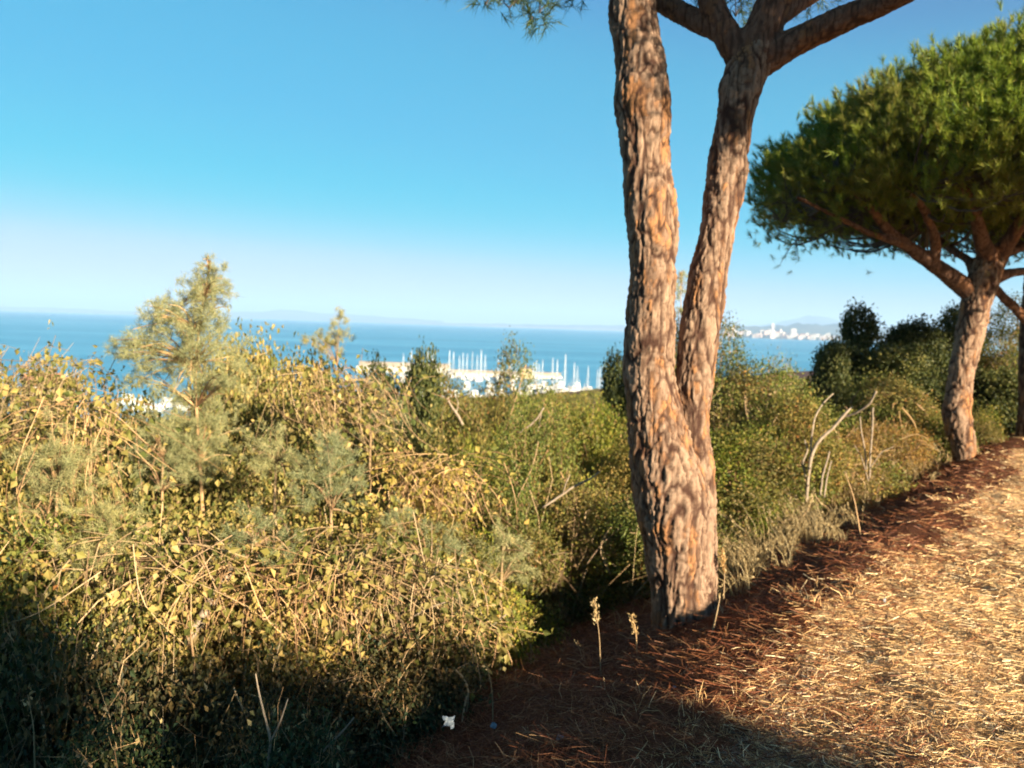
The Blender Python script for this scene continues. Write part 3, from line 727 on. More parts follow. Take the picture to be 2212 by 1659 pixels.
def leaf_bush(seed, R, H, nblob, dens, lpt, L, wr, m, hang=.0, nstem=26, nvine=0, dry=0, stem_m=None, clump=.07):
    rg = rngs(seed); B = mound_blobs(rg, R, H, nblob); b = MB(); s = MB()
    tips = []; outs = []
    for c, r in B:
        n = int(dens * 4 * np.pi * r.mean() ** 2)
        d = norm(rg.normal(size=(n, 3))); u = rg.uniform(.72, 1.06, n) + .20 * vnoise((c + d * r) * 4.5, seed)
        p = c + d * r * u[:, None]; keep = p[:, 2] > .02
        for c2, r2 in B:
            if c2 is c: continue
            keep &= np.linalg.norm((p - c2) / r2, axis=1) > .62
        tips.append(p[keep]); outs.append(d[keep])
    T = np.concatenate(tips); O = np.concatenate(outs)
    k = lpt; C = np.repeat(T, k, 0) + rg.normal(size=(len(T) * k, 3)) * clump
    o = np.repeat(O, k, 0)
    D = norm(o * .5 + rg.normal(size=C.shape) * .6 + np.array([0, 0, -hang * 1.6 + .1])); N = o + np.array([0, 0, .5]) + .8 * rg.normal(size=C.shape)
    n = len(C); l = L * rg.uniform(.55, 1.25, n)
    b.leaves(C, D, N, l, l * wr)
    for c, r in B:
        a = rg.random() * 6.28; q = np.array([.25 * R * math.cos(a) * rg.random(), .25 * R * math.sin(a) * rg.random(), 0])
        s.tube([q, q * .5 + c * .5 + rg.normal(size=3) * .08, c], [.028, .02, .010], 5, False)
        for t in T[rg.integers(0, len(T), nstem // 4)]:
            if np.linalg.norm(t - c) < 1.2 * r.max():
                s.tube([c, (c + t) / 2 + rg.normal(size=3) * .06, t, t + (t - c) * .10 + rg.normal(size=3) * .03], [.009, .007, .004, .002], 4, False)
    # thin twigs bristling out of the surface
    ix = rg.integers(0, len(T), nstem * 10); p0 = T[ix]; dd = norm(O[ix] + .8 * rg.normal(size=p0.shape) + np.array([0, 0, .25])); ll = rg.uniform(.08, .30, len(ix))[:, None]
    s.ribbons(p0 - dd * ll * .4, p0 + dd * ll * .3 + rg.normal(size=p0.shape) * .015, p0 + dd * ll * .8 + rg.normal(size=p0.shape) * .03, .005, rg=rg)
    v = MB()
    if nvine:
        ix = rg.integers(0, len(T), nvine); p = T[ix] + O[ix] * .05; ln = rg.uniform(.25, 1.0, nvine)[:, None]; side_ = rg.normal(size=(nvine, 3)) * np.array([.28, .28, .16])
        p2 = p + np.array([0, 0, -1.0]) * ln + side_; mid = (p + p2) / 2 + O[ix] * (.12 * ln) + rg.normal(size=p.shape) * .05
        v.ribbons(p, mid, p2, rg.uniform(.004, .010, nvine), rg=rg, taper=.35)
        for i in rg.integers(0, nvine, nvine // 14): v.tube(resample(np.array([p[i] + O[i % len(O)] * .02, mid[i] + .06 * O[ix[i]], p2[i]]), 6), [.009, .009, .008, .008, .007, .005], 4, False)
    return b.mesh('foliage', m), s.mesh('branches', stem_m or M['stem']), (v.mesh('dry_vines', M['stem']) if nvine else None)

def twig_bush(seed, R, H, n, m, lm=None, leaves=0):
    """dry bush of curved bare stems, a few leaves left on"""
    rg = rngs(seed); s = MB(); b = MB(); ends = []
    for k in range(n):
        a = rg.random() * 6.28; q = np.array([math.cos(a), math.sin(a), 0]); r0 = .3 * R * rg.random(); r1 = R * (.25 + .8 * rg.random()); h = H * (.55 + .5 * rg.random()) * (1 - .4 * (r1 / R) ** 2)
        p0 = q * r0; p2 = q * r1 + np.array([0, 0, h]) + rg.normal(size=3) * .08; p1 = (p0 + p2) / 2 + np.array([0, 0, h * .22]) + rg.normal(size=3) * .07
        P = resample(np.array([p0, p1, p2]), 7) ; s.tube(P, np.linspace(.010, .003, 7) * rg.uniform(.6, 1.3), 4, False)
        for j in range(7):
            t = P[rg.integers(2, 7)]; e = t + norm(rg.normal(size=3) + q * .5 + np.array([0, 0, .5])) * rg.uniform(.12, .42); s.tube([t, (t + e) / 2 + rg.normal(size=3) * .03, e], [.005, .004, .0018], 3, False); ends.append(e)
            for _ in range(3):
                e2 = e + norm(rg.normal(size=3) + np.array([0, 0, .3])) * rg.uniform(.05, .22); s.tube([(t + e) / 2, e2], [.003, .0012], 3, False); ends.append(e2)
    E = np.array(ends)
    if leaves:
        ix = rg.integers(0, len(E), leaves); C = E[ix] + rg.normal(size=(leaves, 3)) * .05; l = .035 * rg.uniform(.6, 1.3, leaves)
        b.leaves(C, rg.normal(size=C.shape) + np.array([0, 0, -.5]), rg.normal(size=C.shape), l, l * .6)
    return (b.mesh('foliage', lm) if leaves else None), s.mesh('branches', m), None

SP = {
    'vine': [leaf_bush(100 + i, 1.2, 2.9, 14, 125, 10, .050, .74, M['vine_leaf'], .75, 46, 620) for i in range(3)],
    'green': [leaf_bush(120 + i, 1.15, 2.6, 12, 120, 11, .048, .6, M['green_leaf'], .1, 40, 90) for i in range(3)],
    'olive': [leaf_bush(140 + i, 1.15, 2.6, 12, 115, 10, .046, .55, M['olive_leaf'], .1, 60, 260) for i in range(3)],
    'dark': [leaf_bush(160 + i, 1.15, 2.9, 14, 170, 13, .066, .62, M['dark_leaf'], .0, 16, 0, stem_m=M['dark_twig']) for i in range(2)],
    'rust': [leaf_bush(180 + i, 1.0, 1.5, 12, 110, 9, .036, .5, M['rust_leaf'], .2, 70, 320) for i in range(2)],
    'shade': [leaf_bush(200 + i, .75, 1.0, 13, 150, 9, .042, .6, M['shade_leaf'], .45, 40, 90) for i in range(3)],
    'dry': [twig_bush(220 + i, 1.0, 2.6, 140, M['stem'], M['vine_leaf'], 1500) for i in range(2)],
    'bare': [twig_bush(230, .8, 2.6, 60, M['dark_twig'])],
}
PH = {'vine': 2.9, 'green': 2.6, 'olive': 2.6, 'dark': 2.9, 'rust': 1.5, 'shade': 1.0, 'dry': 3.0, 'bare': 3.1}
PW = {'vine': 2.5, 'green': 2.4, 'olive': 2.4, 'dark': 2.4, 'rust': 2.2, 'shade': 1.7, 'dry': 2.0, 'bare': 1.8}
NAMES = {'vine': 'vine_covered_bush', 'green': 'green_bush', 'olive': 'olive_bush', 'dark': 'evergreen_bush', 'rust': 'rusty_bush', 'shade': 'shaded_bush', 'dry': 'dry_bush', 'bare': 'bare_bush'}
rb = rngs(900); DBG = False
def bush(sp, px, top, dp, width, label, var=None, group=None, minh=.5):
    P = at(px, top, dp); g = float(ground(P[0], P[1])); h = max(P[2] - g, minh) * 1.10 + .05
    v = SP[sp][(rb.integers(0, 99) if var is None else var) % len(SP[sp])]
    if DBG: print('BUSH', sp, px, round(h, 2), round(h / PH[sp], 2), round(width / PW[sp], 2))
    t = thing(NAMES[sp], label, 'bush', (P[0], P[1], g - .05), rb.random() * 6.28, group)
    sz = h / PH[sp]
    if sz < .72: t.location.z -= (.72 - sz) * PH[sp]; sz = .72
    t.scale = (width / PW[sp], width / PW[sp], sz)
    for nm, me in zip(('foliage', 'branches', 'dry_vines'), v):
        if me is not None: obj(nm, me, t)
    return t

# --- row at the near left, in the shade of the bank
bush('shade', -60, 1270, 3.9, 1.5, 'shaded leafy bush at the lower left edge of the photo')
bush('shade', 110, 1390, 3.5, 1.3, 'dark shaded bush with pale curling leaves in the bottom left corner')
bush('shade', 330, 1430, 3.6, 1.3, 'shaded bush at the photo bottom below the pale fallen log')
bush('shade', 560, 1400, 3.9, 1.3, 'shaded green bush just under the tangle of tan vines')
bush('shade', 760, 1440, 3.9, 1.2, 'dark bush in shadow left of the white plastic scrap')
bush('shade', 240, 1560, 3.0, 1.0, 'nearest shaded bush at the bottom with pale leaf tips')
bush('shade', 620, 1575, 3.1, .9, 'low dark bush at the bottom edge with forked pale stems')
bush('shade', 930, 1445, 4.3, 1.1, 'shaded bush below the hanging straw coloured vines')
# --- second row
bush('vine', -40, 1010, 4.9, 2.1, 'yellow leaved vine bush at the left edge above the dark corner')
bush('olive', 250, 1130, 4.9, 1.9, 'drab bush behind the silvery tamarisk sprays on the left')
bush('vine', 520, 1050, 5.1, 2.0, 'vine draped bush right behind the pale fallen log')
bush('vine', 790, 1080, 5.2, 2.0, 'bush smothered in tan hanging vines at the middle of the slope')
bush('green', 1010, 1140, 5.6, 1.4, 'green bush with yellow leaves left of the shaded hollow')
bush('green', 1160, 1390, 6.0, 1.0, 'small leafy green bush close to the left of the big trunk')
bush('vine', 640, 1190, 4.7, 1.4, 'low yellowing bush under the tangle of crossed vines', 1)
# --- third row
bush('vine', 60, 900, 6.4, 2.3, 'tan and yellow bush below the white house on the left')
bush('vine', 330, 870, 6.5, 2.3, 'golden vine bush left of the tamarisk trunk')
bush('vine', 610, 850, 6.8, 2.3, 'golden vine bush right of the tamarisk trunk')
bush('vine', 850, 960, 6.8, 1.6, 'yellow flecked bush below the dark evergreen')
bush('olive', 1070, 1000, 7.4, 1.5, 'brownish bush crossed by the trunk shadow')
bush('green', 1250, 1010, 7.6, 1.6, 'green bush behind the pale slanting dead stick')
bush('olive', 1420, 1050, 7.2, 2.0, 'drab bush directly behind the foot of the big pine')
# --- fourth row, up to the skyline
bush('dry', 20, 790, 7.6, 2.0, 'dry brown twiggy bush on the skyline at the far left', 0)
bush('vine', 100, 740, 7.9, 1.6, 'small golden bush top against the sea at the left')
bush('bare', 40, 705, 7.9, 1.3, 'dark bare twigs against the sea at the far left', 0)
bush('vine', -30, 770, 7.4, 1.7, 'tan leafy bush below the dark bare twigs at the far left')
bush('vine', 240, 800, 8.4, 2.0, 'low bush under the feathery tamarisk on its left side')
bush('vine', 500, 700, 7.6, 1.7, 'tall golden bush behind the tamarisk on the skyline', 1)
bush('vine', 575, 722, 8.6, 1.9, 'yellow bush sloping down right of the tamarisk skyline')
bush('vine', 690, 748, 8.8, 2.0, 'golden green bush under the thin wispy sprays', 2)
bush('vine', 790, 850, 8.6, 1.7, 'straw coloured vine bush left of the dark evergreen')
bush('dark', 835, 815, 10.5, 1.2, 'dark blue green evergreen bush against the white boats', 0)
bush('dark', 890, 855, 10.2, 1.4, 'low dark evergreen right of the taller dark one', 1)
bush('olive', 985, 832, 10.6, 1.9, 'olive bush with a grey forked stick below the boats')
bush('olive', 1085, 848, 11.2, 1.6, 'ochre tinted bush in front of the moored boats')
bush('green', 1190, 862, 11.0, 1.8, 'bright green rounded bush below the motor yachts')
bush('green', 1300, 846, 11.0, 1.8, 'bright green bush touching the left side of the big trunk')
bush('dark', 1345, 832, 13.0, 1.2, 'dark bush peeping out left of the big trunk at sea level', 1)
bush('green', 1020, 900, 9.0, 1.4, 'leafy bush between the dark evergreen and the yellow slope')
bush('olive', 1180, 925, 9.0, 1.5, 'mixed olive bush in the middle distance left of the trunk')
bush('green', 1370, 930, 8.8, 1.5, 'green bush half hidden by the left stem of the pine')
bush('olive', 1470, 700, 12.5, 1.3, 'slender bush seen through the fork of the two trunks')
bush('rust', 1120, 925, 9.6, 1.3, 'brown dry bush among green ones in the middle distance')
bush('dry', 1010, 1060, 7.9, 1.2, 'bare twiggy bush right of the golden slope in the centre')
bush('dry', 1240, 1060, 7.4, 1.1, 'twiggy bush behind the pale slanting dead stick')
bush('vine', 920, 915, 8.0, 1.5, 'yellowing bush right under the low dark evergreen')
# --- right of the big trunk
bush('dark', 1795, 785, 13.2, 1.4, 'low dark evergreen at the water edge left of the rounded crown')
bush('dry', 1660, 965, 8.8, 1.2, 'brown twiggy bush left of the forked dead grey branch')
bush('olive', 1570, 775, 10.5, 1.6, 'olive bush just right of the big trunk below the bay')
bush('olive', 1640, 800, 10.0, 2.2, 'rounded olive bush in sun right of the big trunk')
bush('green', 1600, 900, 8.6, 2.1, 'green bush low beside the right side of the big trunk')
bush('olive', 1730, 870, 9.2, 2.0, 'olive bush behind the forked dead grey branch')
bush('rust', 1690, 770, 12.0, 1.3, 'brownish bush below the waterline of the bay')
bush('rust', 1800, 930, 9.8, 1.9, 'rusty brown bush behind the upright dead stalks')
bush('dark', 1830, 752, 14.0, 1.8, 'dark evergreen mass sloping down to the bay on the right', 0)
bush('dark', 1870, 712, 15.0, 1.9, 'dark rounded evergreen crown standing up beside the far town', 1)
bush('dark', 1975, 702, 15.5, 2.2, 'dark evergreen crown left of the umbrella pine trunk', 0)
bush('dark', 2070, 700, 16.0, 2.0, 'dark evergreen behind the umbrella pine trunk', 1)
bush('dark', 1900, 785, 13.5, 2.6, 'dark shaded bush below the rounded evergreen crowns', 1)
bush('olive', 1920, 822, 12.0, 2.3, 'olive brown bush in front of the dark evergreens')
bush('olive', 2000, 875, 11.8, 1.9, 'sunlit olive bush left of the umbrella pine trunk')
bush('rust', 1930, 905, 10.6, 1.7, 'orange brown dry bush at the foot of the umbrella pine', 0)
bush('olive', 2160, 690, 16.0, 2.6, 'pale olive bush in sun right of the umbrella pine trunk')
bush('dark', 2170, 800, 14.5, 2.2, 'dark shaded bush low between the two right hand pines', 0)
bush('green', 2120, 860, 12.8, 1.3, 'small rounded green bush right of the umbrella pine foot')
# --- unseen evergreens, added out of frame to shade the near ground
_d = np.array([SUN_DIR.x, SUN_DIR.y]) / math.cos(SUN_EL); _n = np.array([-_d[1], _d[0]])
for k, (sd, w, h) in enumerate(((3.5, 1.8, 3.25), (2.6, 2.3, 3.6), (1.3, 2.8, 3.95), (-.1, 3.0, 4.3), (-1.7, 3.2, 5.0), (-3.5, 3.2, 5.4), (-5.4, 3.2, 5.2), (-7.4, 3.4, 5.4))):
    x, y = _n * sd + _d * 9.0
    v = SP['dark'][k % 2]; t = thing('added_evergreen', 'unseen evergreen added out of frame to shade the near ground', 'tree', (x, y, float(ground(x, y)) - .05), k * 1.3, 'unseen evergreens added for shade')
    t.scale = (w / 2.4, w / 2.4, h / 2.9)
    obj('foliage', v[0], t); obj('branches', v[1], t)

# scrub further down the hill and round about
def scrub_mass():
    rg = rngs(333); b = MB(); n = 6000
    y = 9 + 250 * rg.random(n) ** 1.4; x = rg.uniform(-1.1, 1.0, n) * (y + 10); t = side(x, y)
    m = (t > 11) & (t < 190); x, y = x[m], y[m]; z = ground(x, y); k = z > 1.0; x, y, z = x[k], y[k], z[k]
    dist = np.hypot(x, y)
    for xi, yi, zi, di in zip(x, y, z, dist):
        r = rg.uniform(.8, 1.7); h = rg.uniform(1.2, 2.4); q = 110
        d = norm(rg.normal(size=(q, 3))); d[:, 2] = abs(d[:, 2]); C = np.array([xi, yi, zi]) + d * np.array([r, r, h]) * rg.uniform(.7, 1.05, (q, 1)) * (1 + .15 * rg.normal(size=(q, 1)))
        l = rg.uniform(.16, .32, q) * min(1.6, max(1, di / 40)); b.leaves(C, rg.normal(size=C.shape), d + .4 * rg.normal(size=C.shape), l, l * .7)
    o = obj('hillside_scrub', b.mesh('hillside_scrub', M['green_leaf'])); kind(o, 'stuff'); o['label'] = 'scrub covering the lower hillside towards the marina'
scrub_mass()

# ------------------------------------------------------------------ tamarisks: feathery sprays
def tamarisk(label, base_px, base_py, dp, trunk, blobs, seed, dens=1.0, tr=.022):
    P = at(base_px, base_py, dp); g = float(ground(P[0], P[1])); o = np.array([P[0], P[1], g])
    t = thing('tamarisk', label, 'tamarisk', tuple(o)); rg = rngs(seed); s = MB(); b = MB()
    T = [np.array([0, 0, -.05])] + [at(x, y, dp) - o for x, y in trunk]
    if trunk: s.tube(resample(np.array(T), 14), np.linspace(tr, tr * .35, 14), 7)
    for (x, y, r) in blobs:
        d2 = dp + rg.normal() * .12; c = at(x, y, d2) - o; R = r / FPX * dp
        src = np.array(T[1:] or T); src = src[np.argmin(np.linalg.norm(src - c, axis=1) + 2 * np.maximum(0, src[:, 2] - c[2]))]
        for _ in range(5):
            e = c + rg.normal(size=3) * R * .45; mid = (src + e) / 2 + np.array([0, 0, .12]) * rg.random(); s.tube(resample(np.array([src, mid, e]), 6), np.linspace(.008, .0025, 6) * min(1, tr / .02), 4, False)
        n = int(31 * dens * (R / .17) ** 1.6) + 5
        tip = c + rg.normal(size=(n, 3)) * R * np.array([.52, .5, .52]); ax = norm((tip - c) / R + np.array([0, 0, .45]) + .5 * rg.normal(size=tip.shape))
        k = 60; C = np.repeat(tip, k, 0); a = np.repeat(ax, k, 0); u = rg.random((len(C), 1)) - .35
        C = C + a * u * R * .55 + rg.normal(size=C.shape) * .012; D = a + .75 * rg.normal(size=C.shape) + np.array([0, 0, -.12])
        b.needles(C, D, rg.uniform(.025, .06, len(C)), .0030, rg)
    obj('spray_foliage', b.mesh('spray_foliage', M['tamarisk']), t); obj('branches', s.mesh('branches', M['stem']), t)
tamarisk('tall feathery tamarisk with slim trunk rising above the skyline', 445, 1180, 5.9, [(440, 1120), (432, 1000), (424, 880), (416, 790), (424, 720), (440, 650), (452, 580)],
         [(452, 578, 20), (468, 602, 24), (440, 615, 32), (478, 618, 26), (455, 635, 38), (420, 640, 26), (395, 655, 26), (372, 662, 34), (385, 690, 50), (345, 680, 30), (330, 700, 34), (400, 740, 60), (350, 750, 50), (300, 740, 34), (290, 770, 30), (440, 735, 55), (468, 700, 40), (430, 680, 40), (490, 755, 40),
          (360, 800, 50), (430, 800, 50), (310, 815, 36), (470, 850, 46), (390, 860, 46), (500, 810, 36), (245, 750, 20), (430, 900, 50), (380, 930, 46), (470, 920, 46), (410, 960, 50), (450, 985, 44)], 51, .95)
tamarisk('silvery green tamarisk sprays low at the left of the slope', 235, 1400, 4.6, [(232, 1300), (228, 1210), (240, 1130)], [(235, 1190, 85), (180, 1240, 60), (300, 1215, 60), (215, 1120, 45), (330, 1270, 45)], 52, .9)
tamarisk('grey green tamarisk sprays above the dark left corner', 120, 1250, 4.7, [(118, 1160), (124, 1060)], [(120, 1060, 70), (70, 1110, 60), (160, 1010, 50), (60, 1010, 40), (120, 980, 40)], 53, .9)
tamarisk('thin tamarisk beside the slim trunk of the taller one', 590, 1250, 5.2, [(592, 1120), (596, 1000)], [(590, 975, 50), (640, 1010, 30), (530, 1185, 32), (660, 1210, 42), (560, 990, 30), (450, 1220, 36)], 54, .8)
tamarisk('soft tamarisk sprays hanging over the middle of the slope', 930, 1400, 5.0, [(925, 1330), (930, 1240)], [(930, 1250, 60), (870, 1290, 50), (990, 1290, 45), (870, 1130, 40), (960, 1180, 46)], 55, .8)
tamarisk('wispy pale tamarisk shoots on the skyline before the sea', 728, 860, 8.0, [(728, 790), (732, 690)], [(733, 690, 16), (722, 715, 18), (738, 730, 20), (700, 740, 18), (715, 755, 26), (670, 735, 14)], 56, .8, .007)
tamarisk('thin twiggy shoot showing in the fork of the pine trunks', 1470, 900, 8.5, [(1470, 780), (1471, 600)], [(1471, 595, 12), (1468, 615, 14), (1473, 640, 16), (1470, 670, 18)], 57, .5, .010)

tamarisk('pale feathery tamarisk tuft high in the golden left slope', 350, 1150, 5.9, [(350, 1060), (352, 990)], [(352, 965, 60), (300, 1000, 45), (400, 1010, 45), (330, 920, 35)], 58, .8)
tamarisk('grey green tamarisk tuft in the centre of the vine slope', 720, 1200, 5.0, [(716, 1100), (712, 1030)], [(712, 1010, 55), (760, 1050, 45), (670, 1050, 40), (720, 960, 30)], 59, .8)
tamarisk('olive tamarisk tuft below the dark evergreen near the sea', 800, 1010, 6.6, [(800, 940), (804, 880)], [(804, 870, 45), (770, 900, 36), (840, 910, 40)], 60, .8)
tamarisk('soft tamarisk tuft above the dark hollow left of the trunk', 1080, 1330, 5.3, [(1082, 1260), (1086, 1190)], [(1086, 1180, 48), (1050, 1215, 40), (1120, 1220, 36)], 61, .8)
tamarisk('feathery tuft over the vines right of the pale log', 560, 1320, 4.5, [(556, 1240), (552, 1180)], [(552, 1150, 45), (600, 1180, 36), (500, 1180, 36)], 62, .7)

# ------------------------------------------------------------------ tangles of dry vines
def vine_tangle(label, px, py, dp, w, h, n, seed, lean=0.0):
    P = at(px, py, dp); g = float(ground(P[0], P[1])); o = np.array([P[0], P[1], g]); rg = rngs(seed); s = MB()
    t = thing('vine_tangle', label, 'vine tangle', tuple(o)); H = P[2] - g
    n = int(n * 1.15); b = MB()
    for k in range(n):
        x = rg.normal() * w * .33; y = rg.normal() * .12 - .1; z0 = H + rg.normal() * h * .14 + h * .3; ln = h * rg.uniform(.4, 1.0)
        p0 = np.array([x, y, z0]); p2 = p0 + np.array([rg.normal() * .22 * w + lean * ln, rg.normal() * .10, -ln]); p1 = (p0 + p2) / 2 + np.array([rg.normal() * .08, -.08 - rg.random() * .15, rg.normal() * .05])
        if rg.random() < .3: p2 = p0 + np.array([rg.choice([-1, 1]) * ln * rg.uniform(.4, 1.1), rg.normal() * .1, -ln * rg.uniform(.05, .6)]); p1 = (p0 + p2) / 2 + np.array([0, -.1, h * .12])
        Q = resample(np.array([p0, p1, p2]), 7); s.tube(Q, np.linspace(.0024, .0012, 7) * rg.uniform(.5, 1.6), 4, False)
        q = rg.integers(2, 9); C = Q[rg.integers(0, 7, q)] + rg.normal(size=(q, 3)) * .05; l = rg.uniform(.03, .065, q); b.leaves(C, rg.normal(size=(q, 3)) + np.array([0, 0, -1.0]), rg.normal(size=(q, 3)) + np.array([0, -1, .3]), l, l * .75)
    obj('vine_stems', s.mesh('vine_stems', M['stem']), t); obj('leaves', b.mesh('leaves', M['vine_leaf']), t)
vine_tangle('dense curtain of straw coloured vines hanging in the centre left', 800, 1290, 4.75, .75, .75, 330, 71)
vine_tangle('tangle of crossing brown vines right of the pale log', 610, 1290, 4.55, .9, .55, 190, 72)
vine_tangle('criss crossed dry stems left of the pale log', 370, 1250, 4.5, .8, .6, 110, 73)
vine_tangle('arching pale vines high on the slope below the dark evergreen', 745, 870, 6.3, .8, .6, 150, 74, .4)
vine_tangle('fan of dry vines under the trunk shadow on the bush', 925, 1060, 5.9, .6, .6, 150, 75, .15)
vine_tangle('hanging dry vines beside the white house on the left', 110, 860, 6.2, .8, .7, 130, 76)
vine_tangle('straw vines drooping over the dark hollow', 985, 1370, 4.6, .35, .3, 90, 77)
vine_tangle('long brown stems dropping past the tamarisk sprays', 200, 1010, 5.0, .4, .9, 90, 78)

# ------------------------------------------------------------------ dead wood
def wood_piece(name, label, cat, paths, dp, m='grey_wood', seed=1):
    """paths: lists of (px, py, radius in mm, depth offset)"""
    p0 = at(paths[0][0][0], paths[0][0][1], dp + paths[0][0][3]); t = thing(name, label, cat, tuple(p0)); rg = rngs(seed)
    for i, pt in enumerate(paths):
        s = MB(); Q = resample(np.array([(*(at(x, y, dp + d) - p0), r * .78 / 1000.0) for x, y, r, d in pt]), 16)
        Q[:, :3] += rg.normal(size=(16, 3)) * Q[:, 3:4] * .12
        s.tube(Q[:, :3], Q[:, 3], 8, True, wob=.08, rg=rg); obj('main_limb' if i == 0 else 'side_limb', s.mesh('limb', M[m], True), t)
wood_piece('dead_branch', 'forked grey dead branch reaching up right beside dry grass', 'dead branch', [
    [(1742, 1085, 24, 0), (1744, 1040, 24, 0), (1752, 985, 24, 0), (1768, 950, 23, 0), (1800, 925, 22, 0), (1832, 885, 20, -.05), (1842, 878, 10, -.05)],
    [(1820, 902, 16, 0), (1850, 892, 15, -.1), (1880, 872, 14, -.2), (1893, 845, 12, -.25)],
    [(1752, 985, 12, 0), (1752, 950, 12, .1), (1760, 900, 11, .15), (1776, 872, 10, .2), (1800, 850, 8, .25)],
    [(1742, 1030, 17, 0), (1732, 1000, 15, .1), (1745, 975, 12, .1), (1738, 950, 8, .1)]], 8.2, seed=81)
wood_piece('dead_branch', 'short upright grey dead stalks with splintered tops beside the fork', 'dead branch', [
    [(1772, 1070, 14, 0), (1776, 1030, 14, 0), (1788, 990, 13, 0), (1792, 975, 9, 0)], [(1780, 1075, 12, .05), (1786, 1030, 11, .05), (1796, 995, 8, .05)]], 8.1, seed=82)
wood_piece('dead_branch', 'tall paired dead stalks standing among dry grass', 'dead branch', [
    [(1878, 1035, 15, 0), (1880, 985, 14, 0), (1884, 930, 14, 0), (1886, 880, 12, 0)], [(1872, 1020, 12, .05), (1868, 970, 12, .05), (1860, 930, 10, .05), (1858, 900, 8, .05)],
    [(1880, 1010, 8, -.05), (1905, 975, 7, -.1), (1930, 965, 5, -.15)], [(1876, 1040, 10, .1), (1862, 990, 8, .1), (1845, 960, 5, .1)]], 8.6, seed=83)
wood_piece('dead_stick', 'pale dead stick slanting up through green bush left of trunk', 'dead branch', [[(1172, 1096, 9, 0), (1205, 1075, 11, 0), (1240, 1050, 11, 0), (1280, 1032, 8, 0), (1300, 1015, 4, 0)], [(1215, 1068, 6, 0), (1222, 1045, 6, -.05), (1232, 1025, 4, -.05)]], 5.5, seed=84)
wood_piece('dead_stick', 'grey forked stick below the boats', 'dead branch', [[(1000, 918, 20, 0), (990, 898, 20, 0), (975, 878, 18, 0), (966, 860, 14, 0)], [(986, 893, 10, 0), (990, 870, 9, 0), (984, 855, 6, 0)]], 9.0, seed=85)
wood_piece('fallen_log', 'pale bare log leaning among brown vines at lower left', 'log', [[(405, 1385, 34, .0), (430, 1340, 38, 0), (460, 1295, 36, .05), (490, 1250, 28, .1), (500, 1225, 18, .15)]], 4.3, seed=86)
wood_piece('dead_stick', 'dark branch crossing the top of the leafy slope under the yachts', 'dead branch', [[(1120, 935, 12, 0), (1138, 925, 14, 0), (1160, 905, 12, 0), (1175, 880, 8, 0)], [(1160, 940, 10, .1), (1168, 900, 9, .1), (1172, 875, 5, .1)]], 8.9, seed=87)
wood_piece('dead_stick', 'forked pale stem standing in shade at the bottom edge', 'dead branch', [[(575, 1668, 7, 0), (586, 1600, 7, 0), (575, 1560, 6, 0), (560, 1500, 5, 0), (552, 1455, 3, 0)], [(586, 1600, 5, 0), (605, 1560, 5, -.05), (622, 1510, 3, -.05)]], 3.0, seed=88)
wood_piece('dead_stick', 'thin pale stick lying slanted in shade left of the plastic scrap', 'dead branch', [[(675, 1650, 6, 0), (710, 1610, 6, 0), (745, 1575, 5, 0), (765, 1550, 3, 0)]], 3.2, seed=89)
wood_piece('dead_stick', 'slanted stick tip poking out above the dark hollow', 'dead branch', [[(1010, 1400, 6, .1), (1045, 1365, 7, 0), (1075, 1342, 7, 0), (1095, 1325, 6, 0)]], 4.6, seed=90)
wood_piece('dead_stick', 'thin brown stick jutting left over the dark hollow', 'dead branch', [[(880, 1340, 8, 0), (910, 1322, 8, 0), (940, 1308, 6, 0), (965, 1300, 4, 0)]], 4.5, seed=91)

# ------------------------------------------------------------------ ground litter, straw, grass
def polar(n, rg, r0, r1, a0, a1, p=1.0):
    u = rg.random(n); r = r0 * (r1 / r0) ** (u ** p); a = rg.uniform(a0, a1, n); return r * np.sin(a), r * np.cos(a), r
def on_ground(x, y, h=0.0): return np.stack([x, y, ground(x, y) + h], 1)

def lie(n, seed, cond, mt, name, label, L0, L1, wmm, r1=26, a0=-.25, a1=.82, tilt=.12, p=1.0):
    rg = rngs(seed); x, y, r = polar(n, rg, 2.3, r1, a0, a1, p); t = side(x, y) + .20 * fbm(np.stack([x, y, x * 0], 1) * 1.1, 4, 40)
    k = cond(t, rg, r); x, y, r = x[k], y[k], r[k]; m = len(x)
    P = on_ground(x, y, .006); a = rg.random(m) * 6.28; L = rg.uniform(L0, L1, m)[:, None]
    d = np.stack([np.cos(a), np.sin(a), np.abs(rg.normal(size=m)) * tilt], 1); d = norm(d)
    s = np.stack([-np.sin(a), np.cos(a), a * 0], 1) * rg.normal(size=(m, 1)) * .18
    w = rg.uniform(wmm[0], wmm[1], m) / 1000 * np.clip(r / 5.0, .8, 1.5)
    g2 = lambda q: np.stack([q[:, 0], q[:, 1], np.maximum(q[:, 2], ground(q[:, 0], q[:, 1]) + .004)], 1)
    b = MB(); b.ribbons(P, g2(P + d * L * .5 + s * L), g2(P + d * L), w, rg=rg, taper=.35)
    o = obj(name, b.mesh(name, mt)); kind(o, 'stuff'); o['label'] = label; return o
lie(150000, 1, lambda t, rg, r: t < -.36 - .14 * np.clip((4.2 - r) / 1.2, 0, 1) + .16 * rg.normal(size=len(t)), M['litter'], 'straw_litter', 'golden straw and chippings strewn over the sunny path', .025, .11, (2, 5))
lie(60000, 2, lambda t, rg, r: (t > -1.15 + .7 * rg.random(len(t)) - .3 * (r < 3.6)) & (t < 2.6), M['rust_needle'], 'pine_needle_litter', 'rust brown pine needles covering the shaded bank', .07, .15, (2, 4), 16, -.5, .8, .22)

